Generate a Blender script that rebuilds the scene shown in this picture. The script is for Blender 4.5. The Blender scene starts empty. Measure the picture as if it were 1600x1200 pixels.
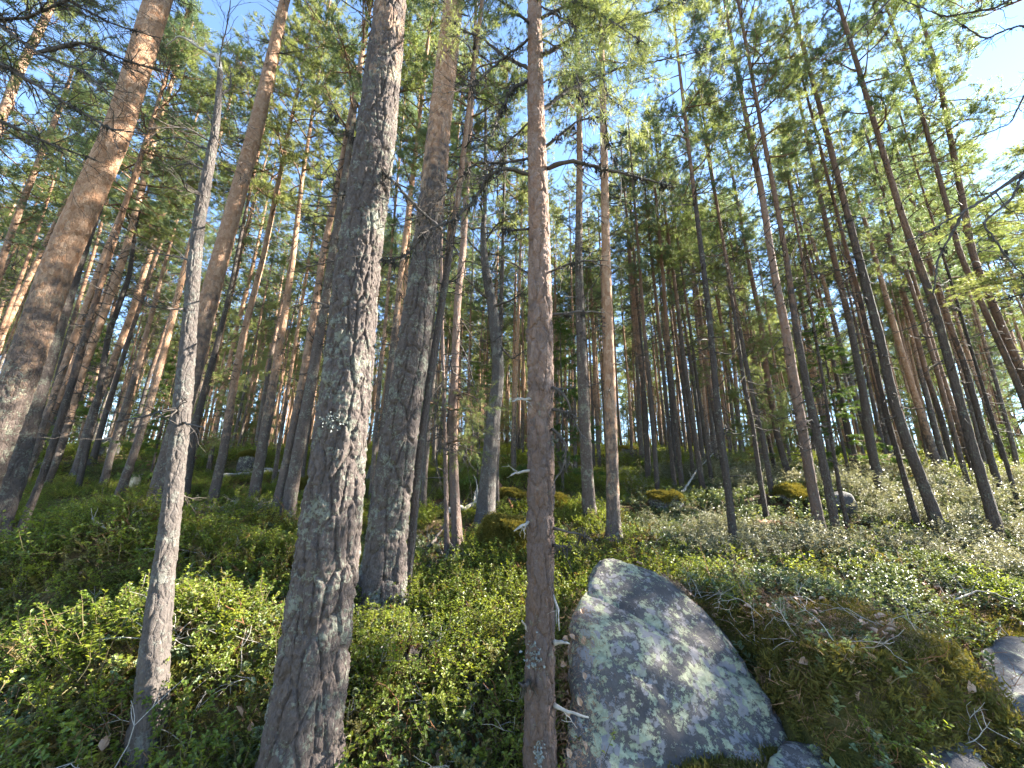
import bpy, math, random
import numpy as np
from mathutils import Matrix, Vector

# ------------------------------------------------------------------ camera, sky, sun, exposure
SC = bpy.context.scene
COL = SC.collection
F = 600.0                      # focal length in photo pixels (1600 wide)
PITCH, ROLL = 15.0, 1.05
EYE = Vector((0.0, 0.0, 1.55))
RM = Matrix.Rotation(math.radians(90 + PITCH), 3, 'X') @ Matrix.Rotation(math.radians(ROLL), 3, 'Z')
cam = bpy.data.cameras.new('camera')
cam.sensor_width = 36.0
cam.lens = 36.0 * F / 1600.0
cam.clip_start = 0.05
cam.clip_end = 2000.0
camo = bpy.data.objects.new('camera', cam)
COL.objects.link(camo)
camo.matrix_world = Matrix.Translation(EYE) @ RM.to_4x4()
SC.camera = camo

SUN_AZ, SUN_EL = 74.0, 31.0    # degrees right of the viewing direction, height
w = bpy.data.worlds.new('World')
SC.world = w
w.use_nodes = True
nt = w.node_tree
nt.nodes.clear()
sky = nt.nodes.new('ShaderNodeTexSky')
sky.sky_type = 'NISHITA'
sky.sun_disc = False
sky.sun_elevation = math.radians(SUN_EL)
sky.sun_rotation = math.radians(SUN_AZ)
sky.air_density = 0.9
sky.dust_density = 0.0
sky.ozone_density = 3.0
bg = nt.nodes.new('ShaderNodeBackground')
bg.inputs['Strength'].default_value = 0.08
wo = nt.nodes.new('ShaderNodeOutputWorld')
nt.links.new(sky.outputs[0], bg.inputs['Color'])
nt.links.new(bg.outputs[0], wo.inputs['Surface'])

sun = bpy.data.lights.new('sun', 'SUN')
sun.energy = 5.0
sun.angle = math.radians(0.53)
sun.color = (1.0, 0.93, 0.82)
suno = bpy.data.objects.new('sun', sun)
COL.objects.link(suno)
_a, _e = math.radians(SUN_AZ), math.radians(SUN_EL)
SUNV = Vector((math.sin(_a) * math.cos(_e), math.cos(_a) * math.cos(_e), math.sin(_e)))
suno.rotation_euler = SUNV.to_track_quat('Z', 'Y').to_euler()
suno.location = SUNV * 60

SC.view_settings.view_transform = 'Standard'
SC.view_settings.look = 'None'
SC.view_settings.exposure = 3.1
SC.view_settings.gamma = 1.0
cy = SC.cycles
cy.use_denoising = True
cy.max_bounces = 4
cy.diffuse_bounces = 3
cy.glossy_bounces = 1
cy.transmission_bounces = 2
cy.transparent_max_bounces = 4
cy.use_adaptive_sampling = True
cy.adaptive_threshold = 0.02
cy.caustics_reflective = False
cy.caustics_refractive = False

RNG = np.random.default_rng(11)
random.seed(5)


# ------------------------------------------------------------------ numeric helpers
def ray(px, py):
    d = RM @ Vector(((px - 800.0) / F, (600.0 - py) / F, -1.0))
    return d


def at(px, py, Y):
    """point where the pixel's ray meets the upright plane y = Y"""
    d = ray(px, py)
    return EYE + d * (Y / d.y)


def project(p):
    q = RM.transposed() @ (Vector(p) - EYE)
    if q.z > -0.05:
        return None
    return (800 + F * q.x / -q.z, 600 - F * q.y / -q.z)


def hash2(ix, iy, seed):
    h = (ix.astype(np.int64) * 374761393 + iy.astype(np.int64) * 668265263 + seed * 974711) & 0x7fffffff
    h = ((h ^ (h >> 13)) * 1274126177) & 0x7fffffff
    h = (h ^ (h >> 16)) & 0xffffff
    return h / float(0xffffff)


def vnoise(x, y, seed=0):
    ix, iy = np.floor(x), np.floor(y)
    fx, fy = x - ix, y - iy
    fx = fx * fx * (3 - 2 * fx)
    fy = fy * fy * (3 - 2 * fy)
    a, b = hash2(ix, iy, seed), hash2(ix + 1, iy, seed)
    c, d = hash2(ix, iy + 1, seed), hash2(ix + 1, iy + 1, seed)
    return (a * (1 - fx) + b * fx) * (1 - fy) + (c * (1 - fx) + d * fx) * fy - 0.5


def fbm(x, y, seed=0, oct=4):
    s, a = 0.0, 1.0
    for i in range(oct):
        s = s + a * vnoise(x * 2 ** i + 17.3 * i, y * 2 ** i - 9.1 * i, seed + i)
        a *= 0.5
    return s


def sstep(a, b, x):
    t = np.clip((x - a) / (b - a), 0, 1)
    return t * t * (3 - 2 * t)


def plain(x, y):
    g = np.where(y < 36, y, 36 + 10 * np.tanh((y - 36) / 12.0) - 0.0006 * np.maximum(y - 36, 0) ** 1.6)
    return 0.15 + 0.13 * g + 0.012 * np.clip(x, -60, 60)


# heather- and moss-covered humps: (x, y, radius along x, radius along y, height)
def hump(px, py, rx, ry, h):
    d = ray(px, py)
    t = 0.3
    while t < 60:
        p = EYE + d * t
        if p.z < float(plain(np.array(p.x), np.array(p.y))):
            break
        t += 0.02
    return (p.x, p.y, rx, ry, h)


HUMPS = [hump(300, 1110, 0.75, 0.40, 0.28), hump(80, 1110, 0.7, 0.45, 0.24),
         hump(250, 945, 1.15, 0.50, 0.42), hump(60, 960, 0.8, 0.45, 0.32),
         hump(355, 850, 0.9, 0.65, 0.46), hump(640, 1100, 0.6, 0.35, 0.10),
         hump(160, 850, 0.9, 0.5, 0.12), hump(790, 880, 0.6, 0.5, 0.14),
         hump(1260, 800, 1.3, 0.8, 0.30), hump(1100, 800, 1.0, 0.8, 0.18),
         hump(1420, 770, 1.8, 1.0, 0.35), hump(520, 780, 1.5, 1.0, 0.3),
         hump(430, 740, 2.2, 1.2, 0.5), hump(820, 770, 1.6, 1.0, 0.3),
         hump(1000, 720, 3.0, 2.0, 0.5), hump(150, 740, 3.0, 2.0, 0.5)]


def H(x, y):
    x = np.asarray(x, float)
    y = np.asarray(y, float)
    h = plain(x, y)
    for (cx, cyy, rx, ry, hh) in HUMPS:
        q = ((x - cx) / rx) ** 2 + ((y - cyy) / ry) ** 2
        h = h + hh * np.exp(-q ** 1.5)
    # mossy ledge right of the big boulder, steep towards the viewer
    edge = 2.02 + 0.22 * vnoise(x * 1.7, x * 0 + 3.3, 5) + 0.10 * (x - 1.6)
    e0 = 1.30 - 0.36 * sstep(2.55, 3.0, y)
    led = sstep(e0, e0 + 0.27, x) * (1 - sstep(2.15, 2.65, x)) * sstep(-0.10, 0.16, y - edge) * (1 - sstep(2.8, 4.2, y))
    h = h + 0.36 * led
    # the ground falls a little towards the viewer's feet
    h = h - 0.10 * (1 - sstep(0.9, 2.1, y)) - 0.26 * (1 - sstep(1.7, 2.9, y)) * (1 - sstep(0.1, 0.9, x))
    am = np.clip(np.hypot(x, y) / 6.0, 0.35, 1.0)
    h = h + am * 0.16 * fbm(x * 0.7 + 3, y * 0.7, 1, 4) * 1.2 + 0.7 * np.clip((y - 12) / 30, 0, 1) * fbm(x * 0.12, y * 0.12, 9, 3)
    return h


def h1(x, y):
    return float(H(np.array([x]), np.array([y]))[0])


def ground(px, py):
    """where the pixel's ray meets the ground"""
    d = ray(px, py)
    t = np.geomspace(0.6, 90, 2500)
    X, Y, Z = EYE.x + d.x * t, EYE.y + d.y * t, EYE.z + d.z * t
    k = np.argmax(Z < H(X, Y))
    if not (Z < H(X, Y)).any():
        k = int(np.argmin(np.abs(t - 45)))
    return Vector((X[k], Y[k], float(H(X[k:k + 1], Y[k:k + 1])[0])))


# ------------------------------------------------------------------ object helpers
def mesh_of(name, verts, faces, mats, mi=None, smooth=True, attrs=None):
    me = bpy.data.meshes.new(name)
    verts = np.asarray(verts, np.float32)
    if isinstance(faces, np.ndarray):
        n, k = faces.shape
        me.vertices.add(len(verts))
        me.vertices.foreach_set('co', verts.ravel())
        me.loops.add(n * k)
        me.loops.foreach_set('vertex_index', faces.astype(np.int32).ravel())
        me.polygons.add(n)
        me.polygons.foreach_set('loop_start', np.arange(0, n * k, k, dtype=np.int32))
        me.polygons.foreach_set('loop_total', np.full(n, k, np.int32))
    else:
        me.from_pydata(verts.tolist(), [], faces)
    for m in mats:
        me.materials.append(m)
    if mi is not None:
        me.polygons.foreach_set('material_index', np.asarray(mi, np.int32))
    me.polygons.foreach_set('use_smooth', np.full(len(me.polygons), smooth))
    for an, av in (attrs or {}).items():
        at_ = me.attributes.new(an, 'FLOAT', 'POINT')
        at_.data.foreach_set('value', np.asarray(av, np.float32))
    me.update()
    me.validate()
    return me


def link(name, me, parent=None, loc=None, **props):
    o = bpy.data.objects.new(name, me)
    COL.objects.link(o)
    if parent is not None:
        o.parent = parent
    if loc is not None:
        o.location = loc
    for k, v in props.items():
        if v is not None:
            o[k] = v
    return o


def thing(name, label, cat, loc, group=None, rz=0.0):
    o = link(name, None, None, loc, label=label, category=cat, group=group)
    o.rotation_euler = (0, 0, rz)
    o.empty_display_size = 0.1
    return o


class MB:
    """collects triangles; material index per face"""

    def __init__(s):
        s.v, s.f, s.m, s.n = [], [], [], 0

    def add(s, v, f, m=0):
        v = np.asarray(v, float).reshape(-1, 3)
        f = np.asarray(f, int).reshape(-1, 3)
        s.v.append(v)
        s.f.append(f + s.n)
        s.m.append(np.full(len(f), m))
        s.n += len(v)

    def tube(s, pts, rad, seg=5, m=0):
        pts = np.asarray(pts, float)
        n = len(pts)
        rad = np.broadcast_to(rad, n)
        t = np.gradient(pts, axis=0)
        t /= np.linalg.norm(t, axis=1)[:, None] + 1e-9
        ref = np.array([0.0, 0, 1]) if abs(t[0, 2]) < 0.8 else np.array([1.0, 0, 0])
        a = np.cross(t, ref)
        a /= np.linalg.norm(a, axis=1)[:, None] + 1e-9
        b = np.cross(t, a)
        th = np.linspace(0, 2 * math.pi, seg, endpoint=False)
        ring = (a[:, None, :] * np.cos(th)[None, :, None] + b[:, None, :] * np.sin(th)[None, :, None])
        v = pts[:, None, :] + ring * rad[:, None, None]
        i, j = np.meshgrid(np.arange(n - 1), np.arange(seg), indexing='ij')
        p = (i * seg + j).ravel()
        q = (i * seg + (j + 1) % seg).ravel()
        f = np.concatenate([np.stack([p, q, q + seg], 1), np.stack([p, q + seg, p + seg], 1)])
        v = v.reshape(-1, 3)
        v = np.vstack([v, pts[:1] - t[:1] * rad[0] * 0.3, pts[-1:] + t[-1:] * rad[-1] * 0.5])
        c0, c1 = n * seg, n * seg + 1
        k = np.arange(seg)
        f = np.concatenate([f, np.stack([np.full(seg, c0), (k + 1) % seg, k], 1),
                            np.stack([np.full(seg, c1), (n - 1) * seg + k, (n - 1) * seg + (k + 1) % seg], 1)])
        s.add(v, f, m)

    def mesh(s, name, mats, smooth=True):
        return mesh_of(name, np.vstack(s.v), np.vstack(s.f), mats, np.concatenate(s.m), smooth)


# ------------------------------------------------------------------ materials
class NT:
    def __init__(s, name):
        s.m = bpy.data.materials.new(name)
        s.m.use_nodes = True
        s.t = s.m.node_tree
        s.t.nodes.clear()
        s.out = s.t.nodes.new('ShaderNodeOutputMaterial')

    def n(s, typ, **kw):
        nd = s.t.nodes.new(typ)
        for k, v in kw.items():
            setattr(nd, k, v)
        return nd

    def l(s, a, b):
        s.t.links.new(a, b)

    def coord(s, scale=(1, 1, 1), kind='Object'):
        tc = s.n('ShaderNodeTexCoord')
        mp = s.n('ShaderNodeMapping')
        mp.inputs['Scale'].default_value = scale
        s.l(tc.outputs[kind], mp.inputs['Vector'])
        return mp.outputs[0]

    def noise(s, vec, scale, detail=4, rough=0.6):
        nd = s.n('ShaderNodeTexNoise')
        nd.inputs['Scale'].default_value = scale
        nd.inputs['Detail'].default_value = detail
        nd.inputs['Roughness'].default_value = rough
        s.l(vec, nd.inputs['Vector'])
        return nd.outputs['Fac']

    def voro(s, vec, scale, feature='F1'):
        nd = s.n('ShaderNodeTexVoronoi', feature=feature)
        nd.inputs['Scale'].default_value = scale
        s.l(vec, nd.inputs['Vector'])
        return nd

    def ramp(s, fac, stops):
        r = s.n('ShaderNodeValToRGB')
        el = r.color_ramp.elements
        while len(el) < len(stops):
            el.new(0.5)
        for e, (p, c) in zip(el, stops):
            e.position = p
            e.color = (*c, 1) if not isinstance(c, (int, float)) else (c, c, c, 1)
        s.l(fac, r.inputs['Fac'])
        return r.outputs['Color']

    def mix(s, fac, a, b, blend='MIX'):
        nd = s.n('ShaderNodeMix', data_type='RGBA', blend_type=blend)
        for sock, v in ((nd.inputs['Factor'], fac), (nd.inputs['A'], a), (nd.inputs['B'], b)):
            if isinstance(v, (int, float)):
                sock.default_value = v
            elif isinstance(v, tuple):
                sock.default_value = (*v, 1)
            else:
                s.l(v, sock)
        # colour sockets of the Mix node carry the same names; pick the RGBA ones
        return nd

    def mixc(s, fac, a, b, blend='MIX'):
        nd = s.n('ShaderNodeMix', data_type='RGBA', blend_type=blend)
        ia = [i for i in nd.inputs if i.type == 'RGBA']
        f0 = [i for i in nd.inputs if i.name == 'Factor' and i.type == 'VALUE'][0]
        for sock, v in ((f0, fac), (ia[0], a), (ia[1], b)):
            if isinstance(v, (int, float)):
                sock.default_value = v
            elif isinstance(v, tuple):
                sock.default_value = (*v, 1)
            else:
                s.l(v, sock)
        return [o for o in nd.outputs if o.type == 'RGBA'][0]

    def math(s, op, a, b=0.0, clamp=False):
        nd = s.n('ShaderNodeMath', operation=op, use_clamp=clamp)
        for i, v in enumerate((a, b)):
            if isinstance(v, (int, float)):
                nd.inputs[i].default_value = v
            else:
                s.l(v, nd.inputs[i])
        return nd.outputs[0]

    def bump(s, height, strength, dist, normal=None):
        b = s.n('ShaderNodeBump')
        b.inputs['Strength'].default_value = strength
        b.inputs['Distance'].default_value = dist
        s.l(height, b.inputs['Height'])
        if normal is not None:
            s.l(normal, b.inputs['Normal'])
        return b.outputs[0]

    def bsdf(s, col, rough=0.8, normal=None, spec=0.3):
        p = s.n('ShaderNodeBsdfPrincipled')
        if isinstance(col, tuple):
            p.inputs['Base Color'].default_value = (*col, 1)
        else:
            s.l(col, p.inputs['Base Color'])
        if isinstance(rough, (int, float)):
            p.inputs['Roughness'].default_value = rough
        else:
            s.l(rough, p.inputs['Roughness'])
        p.inputs['Specular IOR Level'].default_value = spec
        if normal is not None:
            s.l(normal, p.inputs['Normal'])
        return p.outputs[0]

    def done(s, shader):
        s.l(shader, s.out.inputs['Surface'])
        return s.m


def bark_material(name, grey=(0.15, 0.12, 0.105), dark=(0.075, 0.055, 0.045), lichen=(0.34, 0.36, 0.27),
                  orange=(0.31, 0.165, 0.09), pale=(0.40, 0.27, 0.18), lich_amt=0.5, fine=1.0, bump=1.0):
    pale, orange = tuple(1.22 * c for c in pale), tuple(1.02 * c for c in orange)
    grey, dark, lichen = (tuple(0.62 * c for c in q) for q in (grey, dark, lichen))
    s = NT(name)
    v = s.coord((1, 1, 0.38))
    v1 = s.coord((1, 1, 1))
    vf = s.coord((1, 1, 0.6))
    # fissured grey plates low down
    vo = s.voro(v, 34 * fine)
    pc = s.n('ShaderNodeSeparateColor')
    s.l(vo.outputs['Color'], pc.inputs[0])
    ed = s.voro(v, 34 * fine, 'DISTANCE_TO_EDGE').outputs['Distance']
    n0 = s.noise(vf, 60, 6, 0.75)
    n1 = s.ramp(n0, [(0.36, 0.0), (0.64, 1.0)])
    n2 = s.noise(v1, 9, 4, 0.6)
    n3 = s.noise(v1, 3.0, 3, 0.6)
    plate = s.mixc(pc.outputs[0], dark, grey)
    plate = s.mixc(s.math('MULTIPLY', s.ramp(s.noise(vf, 150, 3, 0.7), [(0.40, 1.0), (0.55, 0.0)]), 0.55), plate, tuple(0.6 * c for c in dark))
    plate = s.mixc(s.math('MULTIPLY', n1, 0.75), plate, (grey[0] * 1.5, grey[1] * 1.42, grey[2] * 1.36))
    # crusts of lichen: small scabs that gather in patches
    lp = s.noise(v1, 46, 4, 0.75)
    lsum = s.math('ADD', s.math('MULTIPLY', lp, 0.7), s.math('MULTIPLY', n2, 0.6))
    lsum = s.math('ADD', lsum, s.math('MULTIPLY', n3, 0.3))
    lf = s.ramp(lsum, [(0.90 - 0.12 * lich_amt, 0.0), (0.96 - 0.12 * lich_amt, 1.0)])
    plate = s.mixc(s.math('MULTIPLY', lf, min(1.0, 0.55 + lich_amt * 0.4)), plate, lichen)
    # thin flaking orange bark higher up
    vo2 = s.voro(vf, 26 * fine)
    pc2 = s.n('ShaderNodeSeparateColor')
    s.l(vo2.outputs['Color'], pc2.inputs[0])
    flake = s.mixc(pc2.outputs[0], orange, pale)
    flake = s.mixc(s.math('MULTIPLY', n1, 0.55), flake, (orange[0] * 0.62, orange[1] * 0.6, orange[2] * 0.62))
    scar = s.ramp(s.noise(v1, 14, 3, 0.7), [(0.66, 0.0), (0.72, 1.0)])
    flake = s.mixc(s.math('MULTIPLY', scar, 0.7), flake, (0.11, 0.08, 0.065))
    # height at which the bark turns orange comes from the trunk itself
    g = s.n('ShaderNodeTexCoord')
    sp = s.n('ShaderNodeSeparateXYZ')
    s.l(g.outputs['Object'], sp.inputs[0])
    a = s.n('ShaderNodeAttribute', attribute_type='OBJECT', attribute_name='orange_from')
    hz = s.math('SUBTRACT', sp.outputs[2], a.outputs['Fac'])
    hz = s.math('ADD', s.math('MULTIPLY', hz, 0.55), s.math('MULTIPLY', s.math('SUBTRACT', n2, 0.5), 2.4))
    hz = s.math('ADD', hz, s.math('MULTIPLY', s.math('SUBTRACT', pc.outputs[1], 0.5), 0.5))
    hf = s.ramp(hz, [(0.0, 0.0), (0.8, 1.0)])
    col = s.mixc(hf, plate, flake)
    ri = s.n('ShaderNodeObjectInfo')
    col = s.mixc(s.math('MULTIPLY', ri.outputs['Random'], 0.35), col, (0.13, 0.105, 0.09))
    hgt = s.math('ADD', s.math('MINIMUM', s.math('MULTIPLY', ed, 4.0), 0.6), s.math('MULTIPLY', n0, 1.2))
    hgt = s.math('ADD', hgt, s.math('MULTIPLY', s.noise(vf, 170, 4, 0.75), 0.7))
    hgt = s.math('ADD', hgt, s.math('MULTIPLY', lf, 0.25))
    nb = s.bump(hgt, 0.9 * bump, 0.012)
    return s.done(s.bsdf(col, 0.88, nb, 0.2))


M = {}
M['bark'] = bark_material('pine_bark')
M['bark_lichen'] = bark_material('lichened_pine_bark', grey=(0.13, 0.108, 0.098), dark=(0.06, 0.047, 0.042), lich_amt=0.55, lichen=(0.29, 0.31, 0.24), fine=1.0, bump=0.8)
M['bark_brown'] = bark_material('brown_pine_bark', grey=(0.15, 0.115, 0.105), dark=(0.20, 0.115, 0.07), lich_amt=0.05,
                                orange=(0.27, 0.15, 0.095), pale=(0.27, 0.20, 0.165), bump=1.0)
M['bark_grey'] = bark_material('grey_snag_bark', grey=(0.11, 0.10, 0.094), dark=(0.05, 0.044, 0.04), lich_amt=0.5, lichen=(0.24, 0.255, 0.22),
                               orange=(0.19, 0.15, 0.12), pale=(0.25, 0.21, 0.18), bump=0.9)
M['bark_right'] = bark_material('backlit_shade_pine_bark', grey=(0.115, 0.092, 0.08), dark=(0.06, 0.045, 0.037), lich_amt=0.25,  # darker copy of the pine bark: backlit shade put into the colour
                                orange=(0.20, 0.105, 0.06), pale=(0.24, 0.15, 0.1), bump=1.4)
M['bark_dark'] = bark_material('dark_pine_bark', grey=(0.085, 0.07, 0.062), dark=(0.04, 0.033, 0.03), lich_amt=0.2,
                               orange=(0.2, 0.105, 0.06), pale=(0.26, 0.16, 0.1))


def simple(name, c1, c2, scale=20, rough=0.85, bump=0.4, dist=0.01, spec=0.2):
    s = NT(name)
    v = s.coord()
    n = s.noise(v, scale, 5, 0.65)
    col = s.mixc(s.ramp(n, [(0.35, 0.0), (0.65, 1.0)]), c1, c2)
    return s.done(s.bsdf(col, rough, s.bump(n, bump, dist), spec))


M['limb'] = simple('live_limb_bark', (0.20, 0.11, 0.06), (0.12, 0.08, 0.055), 30)
M['dead'] = simple('dead_branch_wood', (0.04, 0.033, 0.028), (0.085, 0.073, 0.063), 40)
M['pale_dead'] = simple('bleached_branch_wood', (0.36, 0.33, 0.28), (0.22, 0.2, 0.175), 35)
M['beard'] = simple('dark_beard_lichen', (0.022, 0.019, 0.015), (0.05, 0.045, 0.034), 50)
M['stem'] = simple('shrub_stem', (0.10, 0.065, 0.035), (0.07, 0.075, 0.03), 60)
M['cut'] = simple('weathered_cut_wood', (0.52, 0.44, 0.32), (0.36, 0.29, 0.2), 25)
M['rot'] = simple('rotten_red_wood', (0.24, 0.1, 0.045), (0.11, 0.055, 0.03), 25, bump=0.9)
M['lichen'] = simple('pale_leafy_lichen', (0.2, 0.215, 0.2), (0.13, 0.145, 0.13), 50)
M['litter'] = simple('brown_needle_litter', (0.16, 0.085, 0.045), (0.26, 0.16, 0.095), 90)
M['dryleaf'] = simple('dry_leaf', (0.32, 0.2, 0.12), (0.42, 0.3, 0.22), 60)


def leaf_material(name, c1, c2, trans=0.45, rough=0.45, spec=0.4, tcol=None, vary=0.25):
    s = NT(name)
    v = s.coord()
    n = s.noise(v, 7.0, 3, 0.6)
    ri = s.n('ShaderNodeObjectInfo')
    f = s.math('ADD', s.math('MULTIPLY', s.math('SUBTRACT', n, 0.5), 1.6), ri.outputs['Random'], True)
    col = s.mixc(f, c1, c2)
    b = s.bsdf(col, rough, None, spec)
    tr = s.n('ShaderNodeBsdfTranslucent')
    tc = s.mixc(1.0, col, tcol or (1.5, 1.35, 0.7), 'MULTIPLY')
    s.l(tc, tr.inputs['Color'])
    mx = s.n('ShaderNodeMixShader')
    mx.inputs[0].default_value = trans
    s.l(b, mx.inputs[1])
    s.l(tr.outputs[0], mx.inputs[2])
    return s.done(mx.outputs[0])


M['needle'] = leaf_material('pine_needles', (0.105, 0.14, 0.058), (0.17, 0.192, 0.085), 0.52, 0.5, 0.35, (1.65, 1.6, 0.9))
M['needle_blue'] = leaf_material('blue_green_pine_needles', (0.095, 0.128, 0.07), (0.145, 0.172, 0.09), 0.48, 0.5, 0.4, (1.35, 1.5, 1.0))
M['spruce'] = leaf_material('spruce_needles', (0.06, 0.105, 0.025), (0.11, 0.165, 0.035), 0.45, 0.5, 0.3)
M['bil'] = leaf_material('bilberry_leaves', (0.10, 0.15, 0.022), (0.20, 0.235, 0.035), 0.5, 0.42, 0.4)
M['bil2'] = leaf_material('reddish_bilberry_leaves', (0.12, 0.12, 0.03), (0.18, 0.12, 0.045), 0.45, 0.45, 0.35)
M['ling'] = leaf_material('lingonberry_leaves', (0.08, 0.115, 0.05), (0.155, 0.19, 0.09), 0.28, 0.46, 0.5)
M['tea'] = leaf_material('marsh_tea_leaves', (0.14, 0.15, 0.09), (0.25, 0.235, 0.15), 0.3, 0.48, 0.5, (1.3, 1.25, 0.9))
M['moss'] = leaf_material('feather_moss', (0.075, 0.078, 0.018), (0.12, 0.105, 0.03), 0.35, 0.8, 0.1)
M['mossy'] = leaf_material('golden_moss', (0.12, 0.108, 0.025), (0.165, 0.14, 0.035), 0.35, 0.8, 0.1)
M['grass'] = leaf_material('dead_grass', (0.19, 0.14, 0.065), (0.13, 0.13, 0.045), 0.4, 0.7, 0.15)

s = NT('forest_floor')
v = s.coord()
n1 = s.noise(v, 0.9, 5, 0.65)
n2 = s.noise(v, 9, 5, 0.7)
n3 = s.noise(v, 70, 4, 0.7)
c = s.mixc(s.ramp(n2, [(0.35, 0.0), (0.62, 1.0)]), (0.055, 0.038, 0.022), (0.12, 0.075, 0.04))
mo = s.mixc(n3, (0.05, 0.058, 0.014), (0.115, 0.105, 0.028))
c = s.mixc(s.ramp(n1, [(0.42, 0.0), (0.55, 1.0)]), c, mo)
hh = s.math('ADD', s.math('MULTIPLY', n3, 0.6), s.math('MULTIPLY', n2, 1.0))
M['floor'] = s.done(s.bsdf(c, 0.95, s.bump(hh, 0.9, 0.04), 0.1))


def rock_material(name, lich=0.5, moss=0.0):
    s = NT(name)
    v = s.coord()
    n1 = s.noise(v, 3.0, 6, 0.65)
    n2 = s.noise(v, 22, 6, 0.7)
    n3 = s.noise(v, 7.5, 5, 0.72)
    col = s.mixc(s.ramp(n1, [(0.38, 0.0), (0.62, 1.0)]), (0.05, 0.045, 0.044), (0.125, 0.112, 0.104))
    col = s.mixc(s.ramp(n2, [(0.4, 0.0), (0.7, 0.7)]), col, (0.05, 0.048, 0.05))
    # crusty pale grey-green lichen: lobed scabs a few centimetres wide that run together
    n4 = s.noise(v, 42, 7, 0.8)
    vo = s.voro(v, 26)
    cell = s.n('ShaderNodeSeparateColor')
    s.l(vo.outputs['Color'], cell.inputs[0])
    patch = s.math('ADD', s.math('MULTIPLY', n4, 1.5), s.math('MULTIPLY', n3, 0.8))
    patch = s.math('ADD', patch, s.math('MULTIPLY', n1, 0.9))
    patch = s.math('ADD', patch, s.math('MULTIPLY', vo.outputs['Distance'], -0.25))
    patch = s.math('MULTIPLY', patch, 0.5)
    lf = s.ramp(patch, [(0.795 - 0.12 * lich, 0.0), (0.805 - 0.12 * lich, 1.0)])
    lc = s.mixc(s.ramp(s.noise(v, 40, 4, 0.7), [(0.35, 0.0), (0.7, 1.0)]), (0.18, 0.19, 0.125), (0.30, 0.31, 0.21))
    lc = s.mixc(s.ramp(cell.outputs[1], [(0.55, 0.0), (0.62, 1.0)]), lc, (0.185, 0.172, 0.168))
    col = s.mixc(lf, col, lc)
    if moss:
        gn = s.n('ShaderNodeNewGeometry')
        sp = s.n('ShaderNodeSeparateXYZ')
        s.l(gn.outputs['Normal'], sp.inputs[0])
        mf = s.math('ADD', sp.outputs[2], s.math('MULTIPLY', s.math('SUBTRACT', n3, 0.5), 1.6))
        mf = s.ramp(mf, [(1.0 - moss, 0.0), (1.12 - moss, 1.0)])
        mc = s.mixc(s.noise(v, 60, 4, 0.7), (0.07, 0.065, 0.012), (0.2, 0.16, 0.03))
        col = s.mixc(mf, col, mc)
    hgt = s.math('ADD', s.math('MULTIPLY', n2, 0.7), s.math('MULTIPLY', lf, 0.35))
    hgt = s.math('ADD', hgt, s.math('MULTIPLY', n1, 1.0))
    return s.done(s.bsdf(col, 0.85, s.bump(hgt, 0.8, 0.02), 0.25))


M['rock'] = rock_material('lichened_granite', 0.55)
M['rock_grey'] = rock_material('grey_granite', 0.05)
M['rock_moss'] = rock_material('mossy_granite', 0.35, 0.55)
M['rock_gold'] = rock_material('golden_moss_rock', 0.2, 1.15)

# ------------------------------------------------------------------ the ground: one sheet to beyond the crest
nx, ny = 420, 460
sx = np.linspace(-1, 1, nx)
gx = np.sinh(sx * 5.2) / math.sinh(5.2) * 260
sy = np.linspace(0, 1, ny)
gy = -14 + 14.6 * np.clip(sy / 0.12, 0, 1) + np.where(sy > 0.12, np.sinh((sy - 0.12) / 0.88 * 4.4) / math.sinh(4.4) * 300, 0)
X, Y = np.meshgrid(gx, gy)
Z = H(X, Y)
vv = np.stack([X, Y, Z], -1).reshape(-1, 3)
i, j = np.meshgrid(np.arange(ny - 1), np.arange(nx - 1), indexing='ij')
p = (i * nx + j).ravel()
ff = np.stack([p, p + 1, p + nx + 1, p + nx], 1)
go = link('ground', mesh_of('ground', vv, ff, [M['floor']]))
go['kind'] = 'structure'


# ------------------------------------------------------------------ building trees
def worley(u, v, per, seed):
    """F1, F2 and cell value on a grid that repeats every `per` cells in u"""
    iu, iv = np.floor(u), np.floor(v)
    f1 = np.full(u.shape, 9.0)
    f2 = np.full(u.shape, 9.0)
    val = np.zeros(u.shape)
    for du in (-1, 0, 1):
        for dv in (-1, 0, 1):
            cu, cv = iu + du, iv + dv
            hu = np.mod(cu, per)
            jx = hash2(hu, cv, seed)
            jy = hash2(hu, cv, seed + 7)
            d = np.hypot(cu + jx - u, cv + jy - v)
            vl = hash2(hu, cv, seed + 13)
            near = d < f1
            f2 = np.where(near, f1, np.minimum(f2, d))
            val = np.where(near, vl, val)
            f1 = np.where(near, d, f1)
    return f1, f2, val


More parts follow.
